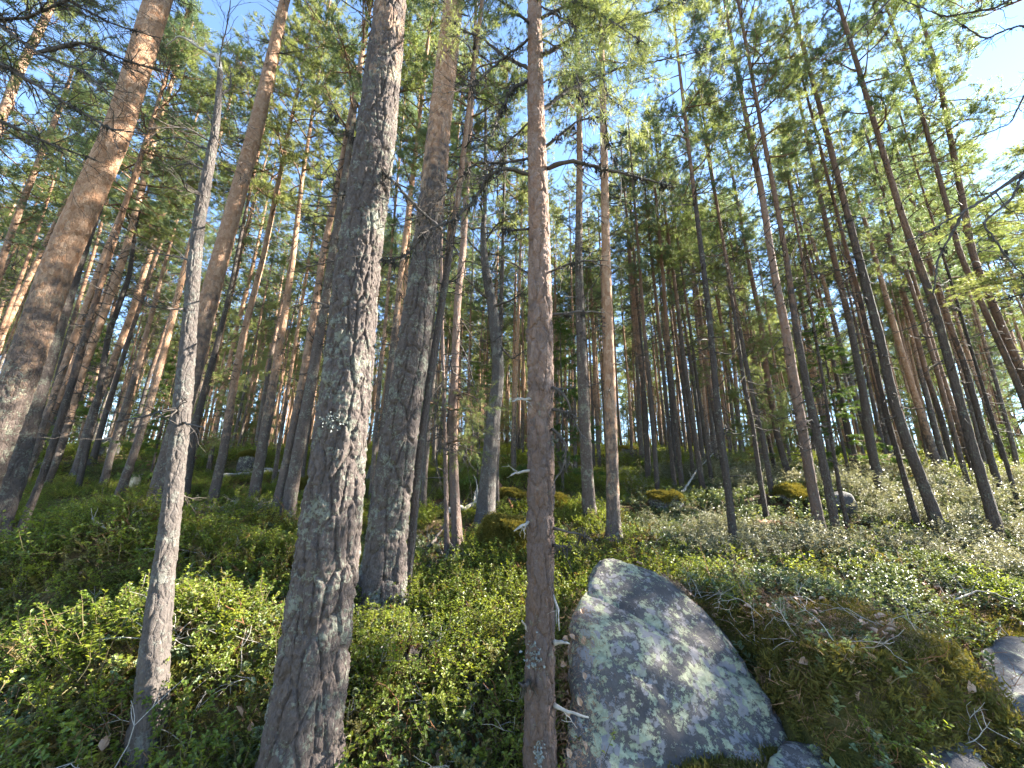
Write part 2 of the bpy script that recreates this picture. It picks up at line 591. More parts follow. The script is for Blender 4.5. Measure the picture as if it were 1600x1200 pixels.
def trunk_mesh(name, cen, rad, zs, nseg, dz, mat, relief=0.0, plate=(0.035, 0.065), seed=0, knots=0):
    """upright trunk round the line cen(z) (local, base at z = 0) with bark plates as real relief"""
    z0, z1 = zs[0], zs[-1]
    n = max(8, int((z1 - z0) / dz))
    z = np.linspace(z0, z1, n)
    cx, cyy = np.interp(z, zs, cen[:, 0]), np.interp(z, zs, cen[:, 1])
    k = max(1, int(0.35 / ((z1 - z0) / n)))
    ker = np.ones(2 * k + 1) / (2 * k + 1)
    padx = np.concatenate([2 * cx[0] - cx[k:0:-1], cx, 2 * cx[-1] - cx[-2:-k - 2:-1]])
    pady = np.concatenate([2 * cyy[0] - cyy[k:0:-1], cyy, 2 * cyy[-1] - cyy[-2:-k - 2:-1]])
    cx, cyy = np.convolve(padx, ker, 'valid'), np.convolve(pady, ker, 'valid')
    r = np.interp(z, zs, rad)
    th = np.linspace(0, 2 * math.pi, nseg, endpoint=False)
    TH, ZZ = np.meshgrid(th, z)
    R = np.repeat(r[:, None], nseg, 1)
    lob = 0.05 * np.sin(TH * 3 + ZZ * 0.6 + seed) + 0.04 * np.sin(TH * 5 - ZZ * 0.9 + 2 * seed)
    R = R * (1 + 0.38 * np.exp(-np.maximum(ZZ, 0) / 0.17) * (1 + 0.5 * np.sin(TH * 4 + seed)))
    R = R * (1 + lob * np.exp(-np.maximum(ZZ, 0) * 0.35) + 0.025 * np.sin(TH * 2 + ZZ * 1.7 + seed))
    if relief > 0:
        circ = 2 * math.pi * float(np.median(r))
        U = TH / (2 * math.pi)
        seam = np.sin(TH / 2) ** 2                      # fades the warp where the sheet closes
        # long upright furrows that split and join
        per = max(5, int(round(circ / (plate[0] * 1.7))))
        wv = (0.9 * vnoise(U * per * 1.3, ZZ / plate[1] * 0.5, seed + 3) + 0.5 * vnoise(U * per * 3, ZZ / plate[1] * 1.4, seed + 4)) * seam
        wz = 0.8 * vnoise(U * per, ZZ / plate[1] * 0.7, seed + 6) * seam
        f1, f2, v1 = worley(U * per + wv, ZZ / (plate[1] * 2.6) + wz, per, seed)
        fur = np.clip((f2 - f1) / 0.20, 0, 1) ** 0.7
        # flaky scales on the ridges, each lifted at its lower end
        per2 = max(8, int(round(circ / (plate[0] * 0.75))))
        w2 = 0.7 * vnoise(U * per2 * 0.9, ZZ / plate[1] * 2.2, seed + 8) * seam
        vv2 = ZZ / (plate[1] * 0.55) + w2
        g1, g2, v2 = worley(U * per2 + 0.8 * w2, vv2, per2, seed + 21)
        scale_ = np.clip((g2 - g1) / 0.12, 0, 1) * (0.4 + 0.9 * v2) - 0.5 * ((vv2 * 1.0) % 1.0)
        up = np.exp(-np.maximum(ZZ - 1.5, 0) * 0.22)
        R = R + relief * (0.12 + 0.88 * up) * (fur * (0.75 + 0.5 * v1) - 0.85)
        R = R + relief * 0.30 * (0.5 + 0.5 * up) * scale_
        R = R + relief * 0.45 * fbm(U * per2 * 2.2, ZZ / plate[1] * 3.5, seed + 5, 3) * (0.4 + 0.6 * up)
    kr = np.random.default_rng(seed + 50)
    for _ in range(knots):
        kz, kt, ks = kr.uniform(0.4, z1 * 0.8), kr.uniform(0, 6.28), kr.uniform(0.03, 0.06)
        dt = np.angle(np.exp(1j * (TH - kt))) * R
        R = R + 0.018 * np.exp(-(dt ** 2 + (ZZ - kz) ** 2) / (ks * ks))
    V = np.stack([cx[:, None] + R * np.cos(TH), cyy[:, None] + R * np.sin(TH), ZZ], -1).reshape(-1, 3)
    a, b = np.meshgrid(np.arange(n - 1), np.arange(nseg), indexing='ij')
    p = (a * nseg + b).ravel()
    q = (a * nseg + (b + 1) % nseg).ravel()
    f = np.stack([p, q, q + nseg, p + nseg], 1)
    return mesh_of(name, V, f, [mat])


def tuft(mb, pos, d, rng, n=22, L=0.075, wd=0.0085, m=1, spread=0.75):
    """a shoot with its needles"""
    d = d / (np.linalg.norm(d) + 1e-9)
    a = np.cross(d, rng.normal(size=3))
    a /= np.linalg.norm(a) + 1e-9
    b = np.cross(d, a)
    k = len(range(n))
    ph = rng.uniform(0, 6.28, k)
    t = rng.uniform(0, 1, k)
    o = pos + d * (t[:, None] * L * 1.3 - L * 0.5)
    nd = d * (0.35 + 0.6 * t)[:, None] + spread * (a * np.cos(ph)[:, None] + b * np.sin(ph)[:, None])
    nd /= np.linalg.norm(nd, axis=1)[:, None]
    ln = L * rng.uniform(0.75, 1.25, k)
    sd = np.cross(nd, rng.normal(size=(k, 3)))
    sd /= np.linalg.norm(sd, axis=1)[:, None] + 1e-9
    v = np.stack([o - sd * wd / 2, o + sd * wd / 2, o + nd * ln[:, None]], 1).reshape(-1, 3)
    mb.add(v, np.arange(3 * k).reshape(-1, 3), m)


def leaf(mb, pos, d, nrm, L, W, m, fold=0.25):
    d = d / np.linalg.norm(d)
    s_ = np.cross(d, nrm)
    s_ /= np.linalg.norm(s_) + 1e-9
    n_ = np.cross(s_, d)
    f = fold * W
    v = [pos, pos + d * L * 0.35 + s_ * W / 2 + n_ * f, pos + d * L * 0.72 + s_ * W * 0.4 + n_ * f, pos + d * L,
         pos + d * L * 0.72 - s_ * W * 0.4 + n_ * f, pos + d * L * 0.35 - s_ * W / 2 + n_ * f]
    mb.add(v, [[0, 1, 2], [0, 2, 3], [0, 3, 4], [0, 4, 5]], m)


def wander(p, d, length, n, rng, curl=0.25, lift=0.0):
    pts = [np.array(p, float)]
    d = np.array(d, float)
    d /= np.linalg.norm(d)
    for _ in range(n):
        d = d + rng.normal(size=3) * curl + np.array([0, 0, lift])
        d /= np.linalg.norm(d)
        pts.append(pts[-1] + d * length / n)
    return np.array(pts)


def crown_mesh(seed, L=7.0, R=1.5, limbs=44, shoots=1.0, needle='needle', nl=22, top_heavy=False):
    """pine crown from z = 0 to L round the trunk axis: limbs, twigs and needle tufts"""
    rng = np.random.default_rng(seed)
    mb = MB()
    for k in range(limbs):
        f = (k + rng.uniform(0, 1)) / limbs
        z = L * (f ** 0.85) * 0.97
        prof = (0.55 + 0.6 * f / 0.3) if f < 0.3 else max(0.10, 1.15 * (1 - ((f - 0.3) / 0.72) ** 1.5))
        ln = R * prof * rng.uniform(0.65, 1.2)
        az = rng.uniform(0, 6.283)
        up = -0.15 + 0.75 * f + rng.normal() * 0.15
        pts = wander((0, 0, z), (math.cos(az), math.sin(az), up), ln, 6, rng, 0.16, 0.05)
        mb.tube(pts, np.linspace(0.022 * (1.15 - f), 0.004, len(pts)), 3, 0)
        nsub = int(4 + ln * 8 * shoots)
        for q in range(nsub):
            t = rng.uniform(0.38, 1.0)
            i = min(len(pts) - 2, int(t * (len(pts) - 1)))
            b0 = pts[i] + (pts[i + 1] - pts[i]) * rng.uniform(0, 1)
            dr = (pts[i + 1] - pts[i])
            dr = dr / np.linalg.norm(dr) + rng.normal(size=3) * 0.65 + np.array([0, 0, 0.18])
            sl = rng.uniform(0.15, 0.5) * (0.6 + 0.5 * prof)
            sp = wander(b0, dr, sl, 3, rng, 0.25, 0.06)
            mb.tube(sp, np.linspace(0.006, 0.003, len(sp)), 3, 0)
            for e in range(int(rng.integers(4, 8))):
                u = rng.uniform(0.35, 1.05)
                x = u * (len(sp) - 1)
                ii = min(len(sp) - 2, int(x))
                pp = sp[ii] + (sp[ii + 1] - sp[ii]) * (x - ii)
                dd = sp[ii + 1] - sp[ii]
                dd = dd / np.linalg.norm(dd) + rng.normal(size=3) * 0.55 + np.array([0, 0, 0.15])
                tuft(mb, pp + dd * 0.05, dd, rng, nl)
    return mb.mesh('pine_crown', [M['limb'], M[needle]])


CROWNS = [crown_mesh(100 + k, 7.0, 1.05 + 0.1 * (k % 3), 34 + 3 * (k % 3), 1.0, 'needle' if k % 3 else 'needle_blue') for k in range(6)]


def dead_twig_mesh(seed, L=4.0, n=46, ml=0.72, mat='dead'):
    """the thin dead branches a pine keeps below its crown"""
    rng = np.random.default_rng(seed)
    mb = MB()
    for k in range(n):
        z = rng.uniform(0, L)
        az = rng.uniform(0, 6.283)
        ln = ml * rng.uniform(0.25, 1.2) * (0.5 + 0.6 * z / L)
        pts = wander((0, 0, z), (math.cos(az), math.sin(az), rng.uniform(-0.35, 0.3)), ln, 5, rng, 0.2, -0.02)
        mb.tube(pts, np.linspace(0.010, 0.003, len(pts)), 3, 0)
        for q in range(int(rng.integers(1, 5))):
            i = int(rng.integers(1, len(pts) - 1))
            dd = (pts[i + 1] - pts[i]) / np.linalg.norm(pts[i + 1] - pts[i]) + rng.normal(size=3) * 0.7
            sp = wander(pts[i], dd, ln * rng.uniform(0.2, 0.5), 3, rng, 0.25)
            mb.tube(sp, np.linspace(0.005, 0.002, len(sp)), 3, 0)
    return mb.mesh('dead_twigs', [M[mat]])


TWIGS = [dead_twig_mesh(300 + k) for k in range(4)]


def axis_rot(d):
    return Vector((0, 0, 1)).rotation_difference(Vector(d).normalized())


TREES = []   # (x, y) of every base


def place_tree(name, cat, label, pts, base, Y0, height=None, crown=0.5, orange=4.0, mat='bark', group=None, relief=0.0,
               nseg=14, dz=0.12, plate=(0.035, 0.065), dead=True, seed=0, cscale=1.0, top_r=0.018, crown_id=None, knots=0, below=0.35):
    """pts: (px, py, width px) up the trunk; the trunk stands in the upright plane y = Y0"""
    root = thing(name, label, cat, base, group)
    P, Rr = [], []
    for (px, py, wd) in pts:
        q = at(px, py, Y0)
        d = ray(px, py)
        k = Y0 / d.y
        u = (px - 800.0) / F
        P.append(np.array(q) - np.array(base))
        Rr.append(0.5 * wd * k / F / math.sqrt(1 + u * u))
    P = np.array(P)
    o = np.argsort(P[:, 2])
    P, Rr = P[o], np.array(Rr)[o]
    # below the first point: go on straight into the ground
    zs = P[:, 2]
    sl = (P[-1, :2] - P[0, :2]) / max(0.3, zs[-1] - zs[0])
    low = np.array([*(P[0, :2] + sl * (-below - zs[0])), -below])
    r0 = Rr[0] * (1.12 if zs[0] < 0.15 else 1.0 + 0.05 * zs[0])
    dbh = 2 * float(np.interp(1.3, np.r_[-below, zs], np.r_[r0, Rr]))
    if height is None:
        height = min(20.0, max(9.0, 7.0 + 40 * dbh))
    top = None
    PP = [low] if zs[0] > -below + 0.05 else []
    RR = [r0] if PP else []
    PP += list(P)
    RR += list(Rr)
    if height > zs[-1] + 0.3:
        top = np.array([*(P[-1, :2] + sl * 0.9 * (height - zs[-1])), height])
        if zs[-1] < height * 0.5:
            # keep the thickness to mid height, then taper
            zm = height * 0.55
            PP.append(np.array([*(P[-1, :2] + sl * (zm - zs[-1])), zm]))
            RR.append(min(Rr[-1] * 0.95, max(0.5 * dbh * 0.72, top_r)))
        PP.append(top)
        RR.append(top_r)
    PP, RR = np.array(PP), np.array(RR)
    me = trunk_mesh('trunk', PP[:, :2], RR, PP[:, 2], nseg, dz, M[mat], relief, plate, seed, knots)
    tr = link('trunk', me, root)
    tr['orange_from'] = float(orange)
    if crown:
        Lc = height * crown
        zc = height - Lc
        cxy = np.array([np.interp(zc, PP[:, 2], PP[:, 0]), np.interp(zc, PP[:, 2], PP[:, 1])])
        te = PP[-1]
        ax = np.array([te[0] - cxy[0], te[1] - cxy[1], Lc])
        c = link('crown', CROWNS[(seed if crown_id is None else crown_id) % len(CROWNS)], root, (cxy[0], cxy[1], zc))
        c.rotation_mode = 'QUATERNION'
        c.rotation_quaternion = axis_rot(ax) @ Matrix.Rotation(seed * 1.7, 3, 'Z').to_quaternion()
        sz = Lc / 7.0
        sr = cscale * (0.6 + 0.4 * sz) * (0.78 if group == GR else 0.85 if group == GC else 1.1)
        c.scale = (sr, sr, sz)
        if dead:
            dl = min(5.0, zc * 0.85)
            zb = zc - dl + 0.2
            bxy = np.array([np.interp(zb, PP[:, 2], PP[:, 0]), np.interp(zb, PP[:, 2], PP[:, 1])])
            t = link('dead_twigs', TWIGS[seed % len(TWIGS)], root, (bxy[0], bxy[1], zb), kind='stuff')
            t.rotation_mode = 'QUATERNION'
            t.rotation_quaternion = axis_rot(ax) @ Matrix.Rotation(seed * 2.3, 3, 'Z').to_quaternion()
            t.scale = (0.9, 0.9, dl / 4.0)
    TREES.append((base[0], base[1], float(RR[0])))
    return root, PP, RR

# ------------------------------------------------------------------ traced trees (photo pixels: x, y, width)
GN_ = 'pines close to the viewer'
GL = 'sunlit pines on the left slope'
GR = 'slender pines on the right slope'
GC = 'pines in the middle of the stand'

# --- the near ones, with bark plates as relief
def near(label, pts, Y0, **kw):
    b = at(pts[0][0], pts[0][1], Y0)
    z = h1(b.x, b.y)
    # base where the trunk's line meets the ground
    d = at(pts[1][0], pts[1][1], Y0) - b
    bx = b.x + d.x / d.z * (z - b.z)
    return place_tree(kw.pop('name', 'pine_tree'), kw.pop('cat', 'pine tree'), label, pts, (bx, Y0, h1(bx, Y0)), Y0, **kw)


A = near('thick grey pine trunk with deep scaly bark and lichen, nearest and widest of all',
         [(467, 1200, 110), (487, 1050, 104), (506, 900, 98), (524, 760, 86), (537, 650, 80), (549, 525, 72), (562, 400, 66), (590, 200, 58), (611, 0, 46)],
         2.05, group=GN_, relief=0.021, nseg=170, dz=0.008, plate=(0.027, 0.085), mat='bark_lichen', orange=4.1, seed=1, height=17, crown=0.42, knots=3)
B = near('stout grey-barked pine rising just behind the thickest trunk, orange at the top',
         [(590, 960, 74), (604, 850, 62), (613, 780, 56), (638, 600, 51), (652, 500, 45), (666, 400, 41), (686, 200, 35), (709, 0, 28)],
         3.35, group=GN_, relief=0.026, nseg=140, dz=0.010, plate=(0.04, 0.11), mat='bark_lichen', orange=3.6, seed=2, height=18, crown=0.42)
B2 = near('thin straight pine stem pressed against the stout grey pine',
          [(630, 965, 15), (643, 850, 13), (657, 700, 12), (671, 600, 11), (686, 504, 11), (702, 400, 10), (718, 290, 9), (740, 110, 7)],
          3.55, group=GN_, relief=0.004, nseg=24, dz=0.03, orange=3.0, seed=3, height=11, crown=0.3, mat='bark')
C = near('slender brown pine with flaky bark and dead side branches, left of the big boulder',
         [(842, 1200, 47), (845, 900, 43), (845, 600, 38), (844, 400, 33), (838, 200, 27), (835, 0, 21)],
         2.0, group=GN_, relief=0.012, nseg=100, dz=0.008, plate=(0.028, 0.06), mat='bark_brown', orange=1.6, seed=4, height=10.5, crown=0.42, dead=False, cscale=1.05, knots=5)
E = near('thin grey dead pine with a hooked bare top',
         [(228, 1200, 50), (240, 1000, 46), (258, 880, 37), (272, 760, 31), (288, 600, 30), (297, 500, 24), (304, 400, 22), (317, 300, 20), (330, 245, 15), (339, 200, 12), (344, 110, 8)],
         2.05, group=GN_, relief=0.006, nseg=70, dz=0.010, plate=(0.026, 0.045), mat='bark_grey', orange=3.6, seed=5, height=1.0, crown=0, name='dead_pine_tree')
FT = near('big orange pine leaning at the left edge with a smooth sunlit upper trunk',
          [(-62, 840, 74), (-20, 720, 68), (28, 600, 64), (97, 400, 54), (187, 200, 46), (247, 0, 40)],
          3.9, group=GN_, relief=0.010, nseg=96, dz=0.014, plate=(0.04, 0.07), mat='bark', orange=2.1, seed=6, height=18, crown=0.35)
F2 = near('pale lichen-crusted pine half hidden behind the big orange leaning one',
          [(-12, 850, 48), (18, 750, 46), (60, 600, 40), (118, 400, 32), (170, 255, 28), (215, 120, 25)],
          4.4, group=GN_, relief=0.012, nseg=80, dz=0.014, plate=(0.04, 0.07), mat='bark_lichen', orange=5.5, seed=7, height=16, crown=0.35)
G = near('smooth tan-orange pine whose foot is hidden behind the dead hooked one',
         [(228, 852, 46), (250, 770, 38), (272, 690, 34), (295, 610, 33), (325, 475, 30), (370, 310, 27), (400, 200, 23), (445, 0, 15)],
         5.2, group=GN_, relief=0.008, nseg=72, dz=0.016, plate=(0.04, 0.08), mat='bark', orange=2.0, seed=8, height=15.5, crown=0.36)

# --- the others: base on the ground where the photo shows it
ROWS = [
    # left slope
    ('pale slim pine behind the left leaning pair, foot in bilberry', [(10, 818, 15), (50, 717, 14), (79, 633, 13), (125, 504, 12), (160, 408, 11), (215, 270, 8)], GL, 1.4, 'bark', {}),
    ('dark slim pine crossing in front of two pale stems near the left edge', [(29, 837, 15), (71, 733, 14), (112, 600, 13), (146, 483, 11), (171, 400, 10), (205, 290, 8)], GL, 2.6, 'bark_dark', {}),
    ('pale pine with sunlit foot, rightmost of the leaning bundle at left', [(62, 771, 19), (83, 733, 18), (108, 650, 17), (125, 587, 16), (160, 496, 14), (194, 400, 12), (240, 220, 9)], GL, 1.3, 'bark', {}),
    ('pine standing beside the dark gap under the spruce sapling', [(117, 746, 17), (146, 642, 15), (183, 550, 13), (208, 483, 11), (227, 421, 9)], GL, 2.6, 'bark', {}),
    ('orange pine growing right beside the pale cut stump', [(183, 781, 16), (208, 712, 14), (233, 633, 13), (254, 558, 12), (275, 475, 11), (305, 350, 8)], GL, 1.8, 'bark', {}),
    ('dark thin pine between the dead hooked one and a reddish neighbour', [(285, 800, 15), (304, 667, 13), (337, 546, 9), (358, 462, 7), (378, 360, 5)], GL, 6.0, 'bark_dark', dict(crown=0.45)),
    ('reddish pine rising from the rounded bilberry hump', [(329, 794, 17), (350, 704, 15), (364, 608, 13), (383, 512, 11), (412, 400, 9), (445, 235, 6)], GL, 1.2, 'bark', {}),
    ('very thin whitish pine stem between two thicker ones on the left', [(325, 740, 8), (344, 633, 8), (367, 525, 7), (392, 429, 6)], GL, 0.6, 'bark', {}),
    ('pine with grey foot and tan upper stem behind the bilberry hump', [(394, 790, 19), (412, 687, 17), (427, 600, 14), (446, 483, 11), (458, 400, 9), (472, 280, 6)], GL, 1.8, 'bark', {}),
    ('bright tan pine sunlit along one side, left of the thickest trunk', [(433, 796, 17), (450, 717, 16), (467, 633, 15), (490, 496, 12), (504, 400, 11), (525, 300, 8)], GL, 1.0, 'bark', {}),
    ('grey rough pine leaning close beside the thickest trunk', [(448, 808, 21), (467, 700, 19), (483, 617, 17), (500, 517, 15), (519, 400, 13), (545, 240, 10), (557, 140, 8)], GL, 6.5, 'bark', {}),
    ('pencil-thin pine behind the bright tan one', [(427, 754, 7), (446, 633, 6), (477, 442, 5)], GL, 2.0, 'bark', {}),
    ('orange pine high at the left edge, cut off by the frame', [(-140, 800, 27), (-60, 430, 22), (0, 190, 18), (30, 110, 17), (80, 10, 14)], GL, 2.0, 'bark', dict(height=14)),
    ('slim reddish pine entering at the left edge below the orange one', [(-110, 790, 17), (0, 415, 13), (30, 330, 12), (65, 240, 11), (95, 165, 9)], GL, 2.0, 'bark', dict(height=12)),
    ('crooked dark stem curving among the left pines', [(120, 770, 11), (150, 640, 10), (170, 520, 10), (185, 480, 9), (203, 430, 8), (207, 390, 7), (213, 350, 5)], GL, 9.0, 'bark_dark', dict(crown=0.4)),
    # centre
    ('brown pine seen between the two stoutest trunks', [(579, 829, 15), (596, 717, 13), (612, 567, 11), (625, 442, 9)], GC, 3.0, 'bark', {}),
    ('thin pine squeezed in the gap behind the thickest trunk', [(579, 783, 7), (592, 608, 6), (604, 483, 5)], GC, 2.0, 'bark', {}),
    ('thin grey pine just right of the stout pair', [(660, 802, 9), (668, 680, 8), (684, 520, 7), (700, 380, 6)], GC, 4.0, 'bark', {}),
    ('reddish-brown pine in the middle, in front of the tangle of bare twigs', [(715, 862, 15), (709, 754, 14), (707, 650, 13), (711, 567, 12), (715, 462, 11), (723, 400, 10), (740, 110, 6)], GC, 1.2, 'bark_brown', {}),
    ('skinny pine stem beside the reddish-brown one in the middle', [(698, 875, 7), (696, 712, 6), (692, 560, 5)], GC, 2.0, 'bark_brown', dict(crown=0.25, height=6)),
    ('straight thin dark pine right behind the crooked lichened trunk', [(775, 800, 8), (777, 640, 7), (784, 442, 6)], GC, 7.0, 'bark_dark', {}),
    ('grey-brown pine with dark foot, left of the bright orange-brown one past the boulder', [(922, 821, 21), (918, 746, 19), (912, 629, 17), (907, 504, 14), (904, 400, 12), (906, 230, 9)], GC, 5.0, 'bark', {}),
    ('straight orange-brown pine standing clear above the big boulder', [(959, 844, 22), (957, 733, 20), (952, 567, 17), (947, 400, 14), (942, 150, 10)], GC, 0.6, 'bark', {}),
    ('thin far pine between the two straight pines above the boulder', [(937, 733, 6), (931, 608, 5), (926, 496, 5)], GC, 2.0, 'bark', {}),
    # right of centre: thin stems
    ('slim pine, first of the thin row right of the orange-brown trunk', [(1013, 758, 9), (1008, 633, 8), (997, 533, 7), (985, 412, 6)], GR, 3.0, 'bark', {}),
    ('slim pine, second of the thin row, left of the grey rock', [(1028, 773, 8), (1018, 633, 7), (1006, 512, 6), (1000, 421, 5)], GR, 3.0, 'bark', {}),
    ('slim pine standing directly behind the grey rock, its left neighbour thinner', [(1054, 766, 8), (1043, 650, 7), (1031, 525, 6), (1020, 420, 5)], GR, 3.0, 'bark', {}),
    ('slim pine rising over the dark hollow of the grey rock', [(1067, 775, 9), (1056, 667, 8), (1043, 525, 7), (1035, 420, 6)], GR, 3.0, 'bark', {}),
    ('slim pine a step back, between two behind the grey rock', [(1085, 754, 7), (1068, 608, 6), (1056, 517, 5)], GR, 3.0, 'bark', {}),
    ('slim dark-footed pine just right of the grey rock', [(1100, 777, 10), (1081, 650, 9), (1068, 567, 8), (1058, 470, 6)], GR, 4.0, 'bark', {}),
    ('slim pine with the pale stick leaning at its foot', [(1114, 762, 7), (1093, 625, 6), (1082, 540, 5)], GR, 4.0, 'bark', {}),
    ('dark blackish pine leaning left with many bare twigs, foot in lingonberry', [(1150, 877, 15), (1139, 775, 13), (1122, 650, 11), (1112, 533, 10), (1102, 442, 9), (1077, 240, 6)], GR, 4.5, 'bark_dark', dict(crown=0.5)),
    ('thin light-footed pine right of the dark leaning one', [(1199, 817, 9), (1185, 733, 8), (1177, 667, 7), (1164, 608, 7), (1143, 462, 5)], GR, 4.0, 'bark', dict(crown=0.35, cscale=0.8)),
    ('thin brown pine close behind the light-footed one', [(1207, 777, 9), (1193, 692, 8), (1170, 592, 7), (1150, 480, 6)], GR, 3.0, 'bark', {}),
    ('brown pine with orange upper stem, farther back beside the mossy hump', [(1237, 762, 13), (1214, 679, 11), (1197, 575, 10), (1189, 504, 9), (1172, 421, 7)], GR, 1.5, 'bark', {}),
    ('sturdy orange-brown pine, left of a close pair on the right slope', [(1285, 848, 22), (1264, 733, 19), (1243, 608, 17), (1227, 512, 15), (1208, 417, 13), (1190, 300, 11), (1157, 140, 8)], GR, 1.4, 'bark_brown', dict(height=12.0)),
    ('darker pine, right of the close pair on the right slope', [(1312, 862, 17), (1297, 775, 16), (1281, 700, 15), (1260, 600, 13), (1243, 508, 12), (1230, 410, 10), (1210, 300, 8), (1190, 200, 7)], GR, 2.8, 'bark', dict(height=11.5)),
    ('thin pine stem at the foot of the close pair', [(1327, 835, 9), (1306, 733, 7), (1287, 600, 5)], GR, 3.0, 'bark', dict(height=7, crown=0.3, cscale=0.7)),
    ('thick grey pine behind the sunlit lingonberry, foot by the grey stone', [(1382, 787, 19), (1361, 700, 17), (1348, 608, 15), (1327, 500, 12), (1305, 412, 10), (1275, 280, 8)], GR, 4.0, 'bark', {}),
    ('thin pine just left of the thick dark one, green sprays across its stem', [(1438, 837, 12), (1407, 725, 10), (1386, 650, 9), (1361, 542, 9), (1340, 450, 8), (1325, 400, 7)], GR, 3.0, 'bark', dict(height=9, crown=0.35, cscale=0.8)),
    ('thick dark pine leaning left above the sunlit shrubs', [(1474, 844, 26), (1438, 746, 22), (1409, 671, 20), (1388, 596, 18), (1377, 537, 17), (1352, 442, 15), (1310, 280, 11), (1282, 170, 9)], GR, 4.5, 'bark', dict(height=13)),
    ('thin pine behind the thick grey one by the stone', [(1392, 746, 9), (1378, 690, 8), (1365, 633, 7), (1345, 540, 6)], GR, 3.0, 'bark', {}),
    ('thin pine in front of the mossy rock pile, left side', [(1346, 754, 9), (1323, 654, 8), (1300, 560, 6)], GR, 3.0, 'bark', {}),
    ('brown pine just right of the mossy rock pile', [(1495, 750, 13), (1470, 650, 11), (1447, 583, 10), (1426, 500, 9), (1401, 425, 8), (1372, 300, 6)], GR, 2.5, 'bark', {}),
    ('orange slim pine between two browner stems on the far right', [(1517, 771, 11), (1492, 683, 10), (1463, 575, 9), (1438, 492, 8), (1411, 408, 7)], GR, 1.0, 'bark', {}),
    ('sturdy pine with grey foot standing in sunlit shrubs, nearest at the right edge', [(1567, 858, 25), (1542, 775, 22), (1522, 708, 20), (1501, 633, 18), (1480, 554, 17), (1459, 475, 15), (1434, 408, 14), (1410, 340, 12), (1345, 120, 9)], GR, 3.2, 'bark', dict(height=13)),
    ('dark brown pine behind the sturdy one at the right edge', [(1563, 771, 15), (1534, 667, 13), (1509, 575, 12), (1484, 508, 11), (1455, 412, 10), (1405, 250, 7)], GR, 3.0, 'bark', {}),
    ('pine leaving the frame at the right edge, thinner of two', [(1668, 830, 16), (1600, 625, 14), (1576, 567, 13), (1547, 504, 12), (1501, 400, 11), (1430, 140, 7)], GR, 2.2, 'bark', dict(height=12)),
    ('pine with orange flaky stem leaving the frame at the right edge, thicker of two', [(1690, 830, 20), (1597, 583, 18), (1576, 537, 17), (1551, 475, 16), (1522, 408, 14), (1465, 110, 9)], GR, 1.5, 'bark', dict(height=13)),
    ('thin dark pine at the very right edge', [(1597, 808, 10), (1575, 733, 9), (1557, 675, 8), (1540, 620, 7), (1522, 560, 6)], GR, 5.0, 'bark_dark', {}),
]
for k, (lab, pts, grp, orange, mat, kw) in enumerate(ROWS):
    b = ground(pts[0][0], min(pts[0][1], 900))
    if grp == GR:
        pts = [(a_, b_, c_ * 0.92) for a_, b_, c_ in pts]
        mat = 'bark_right' if mat == 'bark' else mat  # right-slope trunks take the bark with shade in its colour
    place_tree('pine_tree', 'pine tree', lab, pts, tuple(b), b.y, orange=orange, mat=mat, group=grp, seed=20 + k,
               nseg=22, dz=0.05, relief=0.008, plate=(0.05, 0.10), **{'crown': 0.5, **kw})

b = ground(757, 823)
T, TP, TR = place_tree('crooked_tree', 'tree', 'crooked grey trunk crusted with lichen, bent in the middle', [(757, 823, 29), (765, 721, 23), (772, 640, 20), (779, 590, 19), (777, 550, 18), (773, 515, 18), (769, 475, 16), (759, 425, 13), (754, 370, 9), (758, 320, 6)],
                       tuple(b), b.y, height=9.5, crown=0.5, mat='bark_grey', orange=20.0, relief=0.008, nseg=48, dz=0.03, plate=(0.04, 0.05), seed=81, group=GC)
b = ground(1610, 700)
BT, _, _ = place_tree('birch_tree', 'birch', 'pale leaning birch stem between dark pines at the right edge', [(1606, 700, 10), (1588, 665, 9), (1568, 635, 8), (1548, 608, 7), (1530, 575, 5)],
                      tuple(b), b.y, height=5.5, crown=0.35, mat='bark_grey', orange=20.0, seed=82, dead=False)


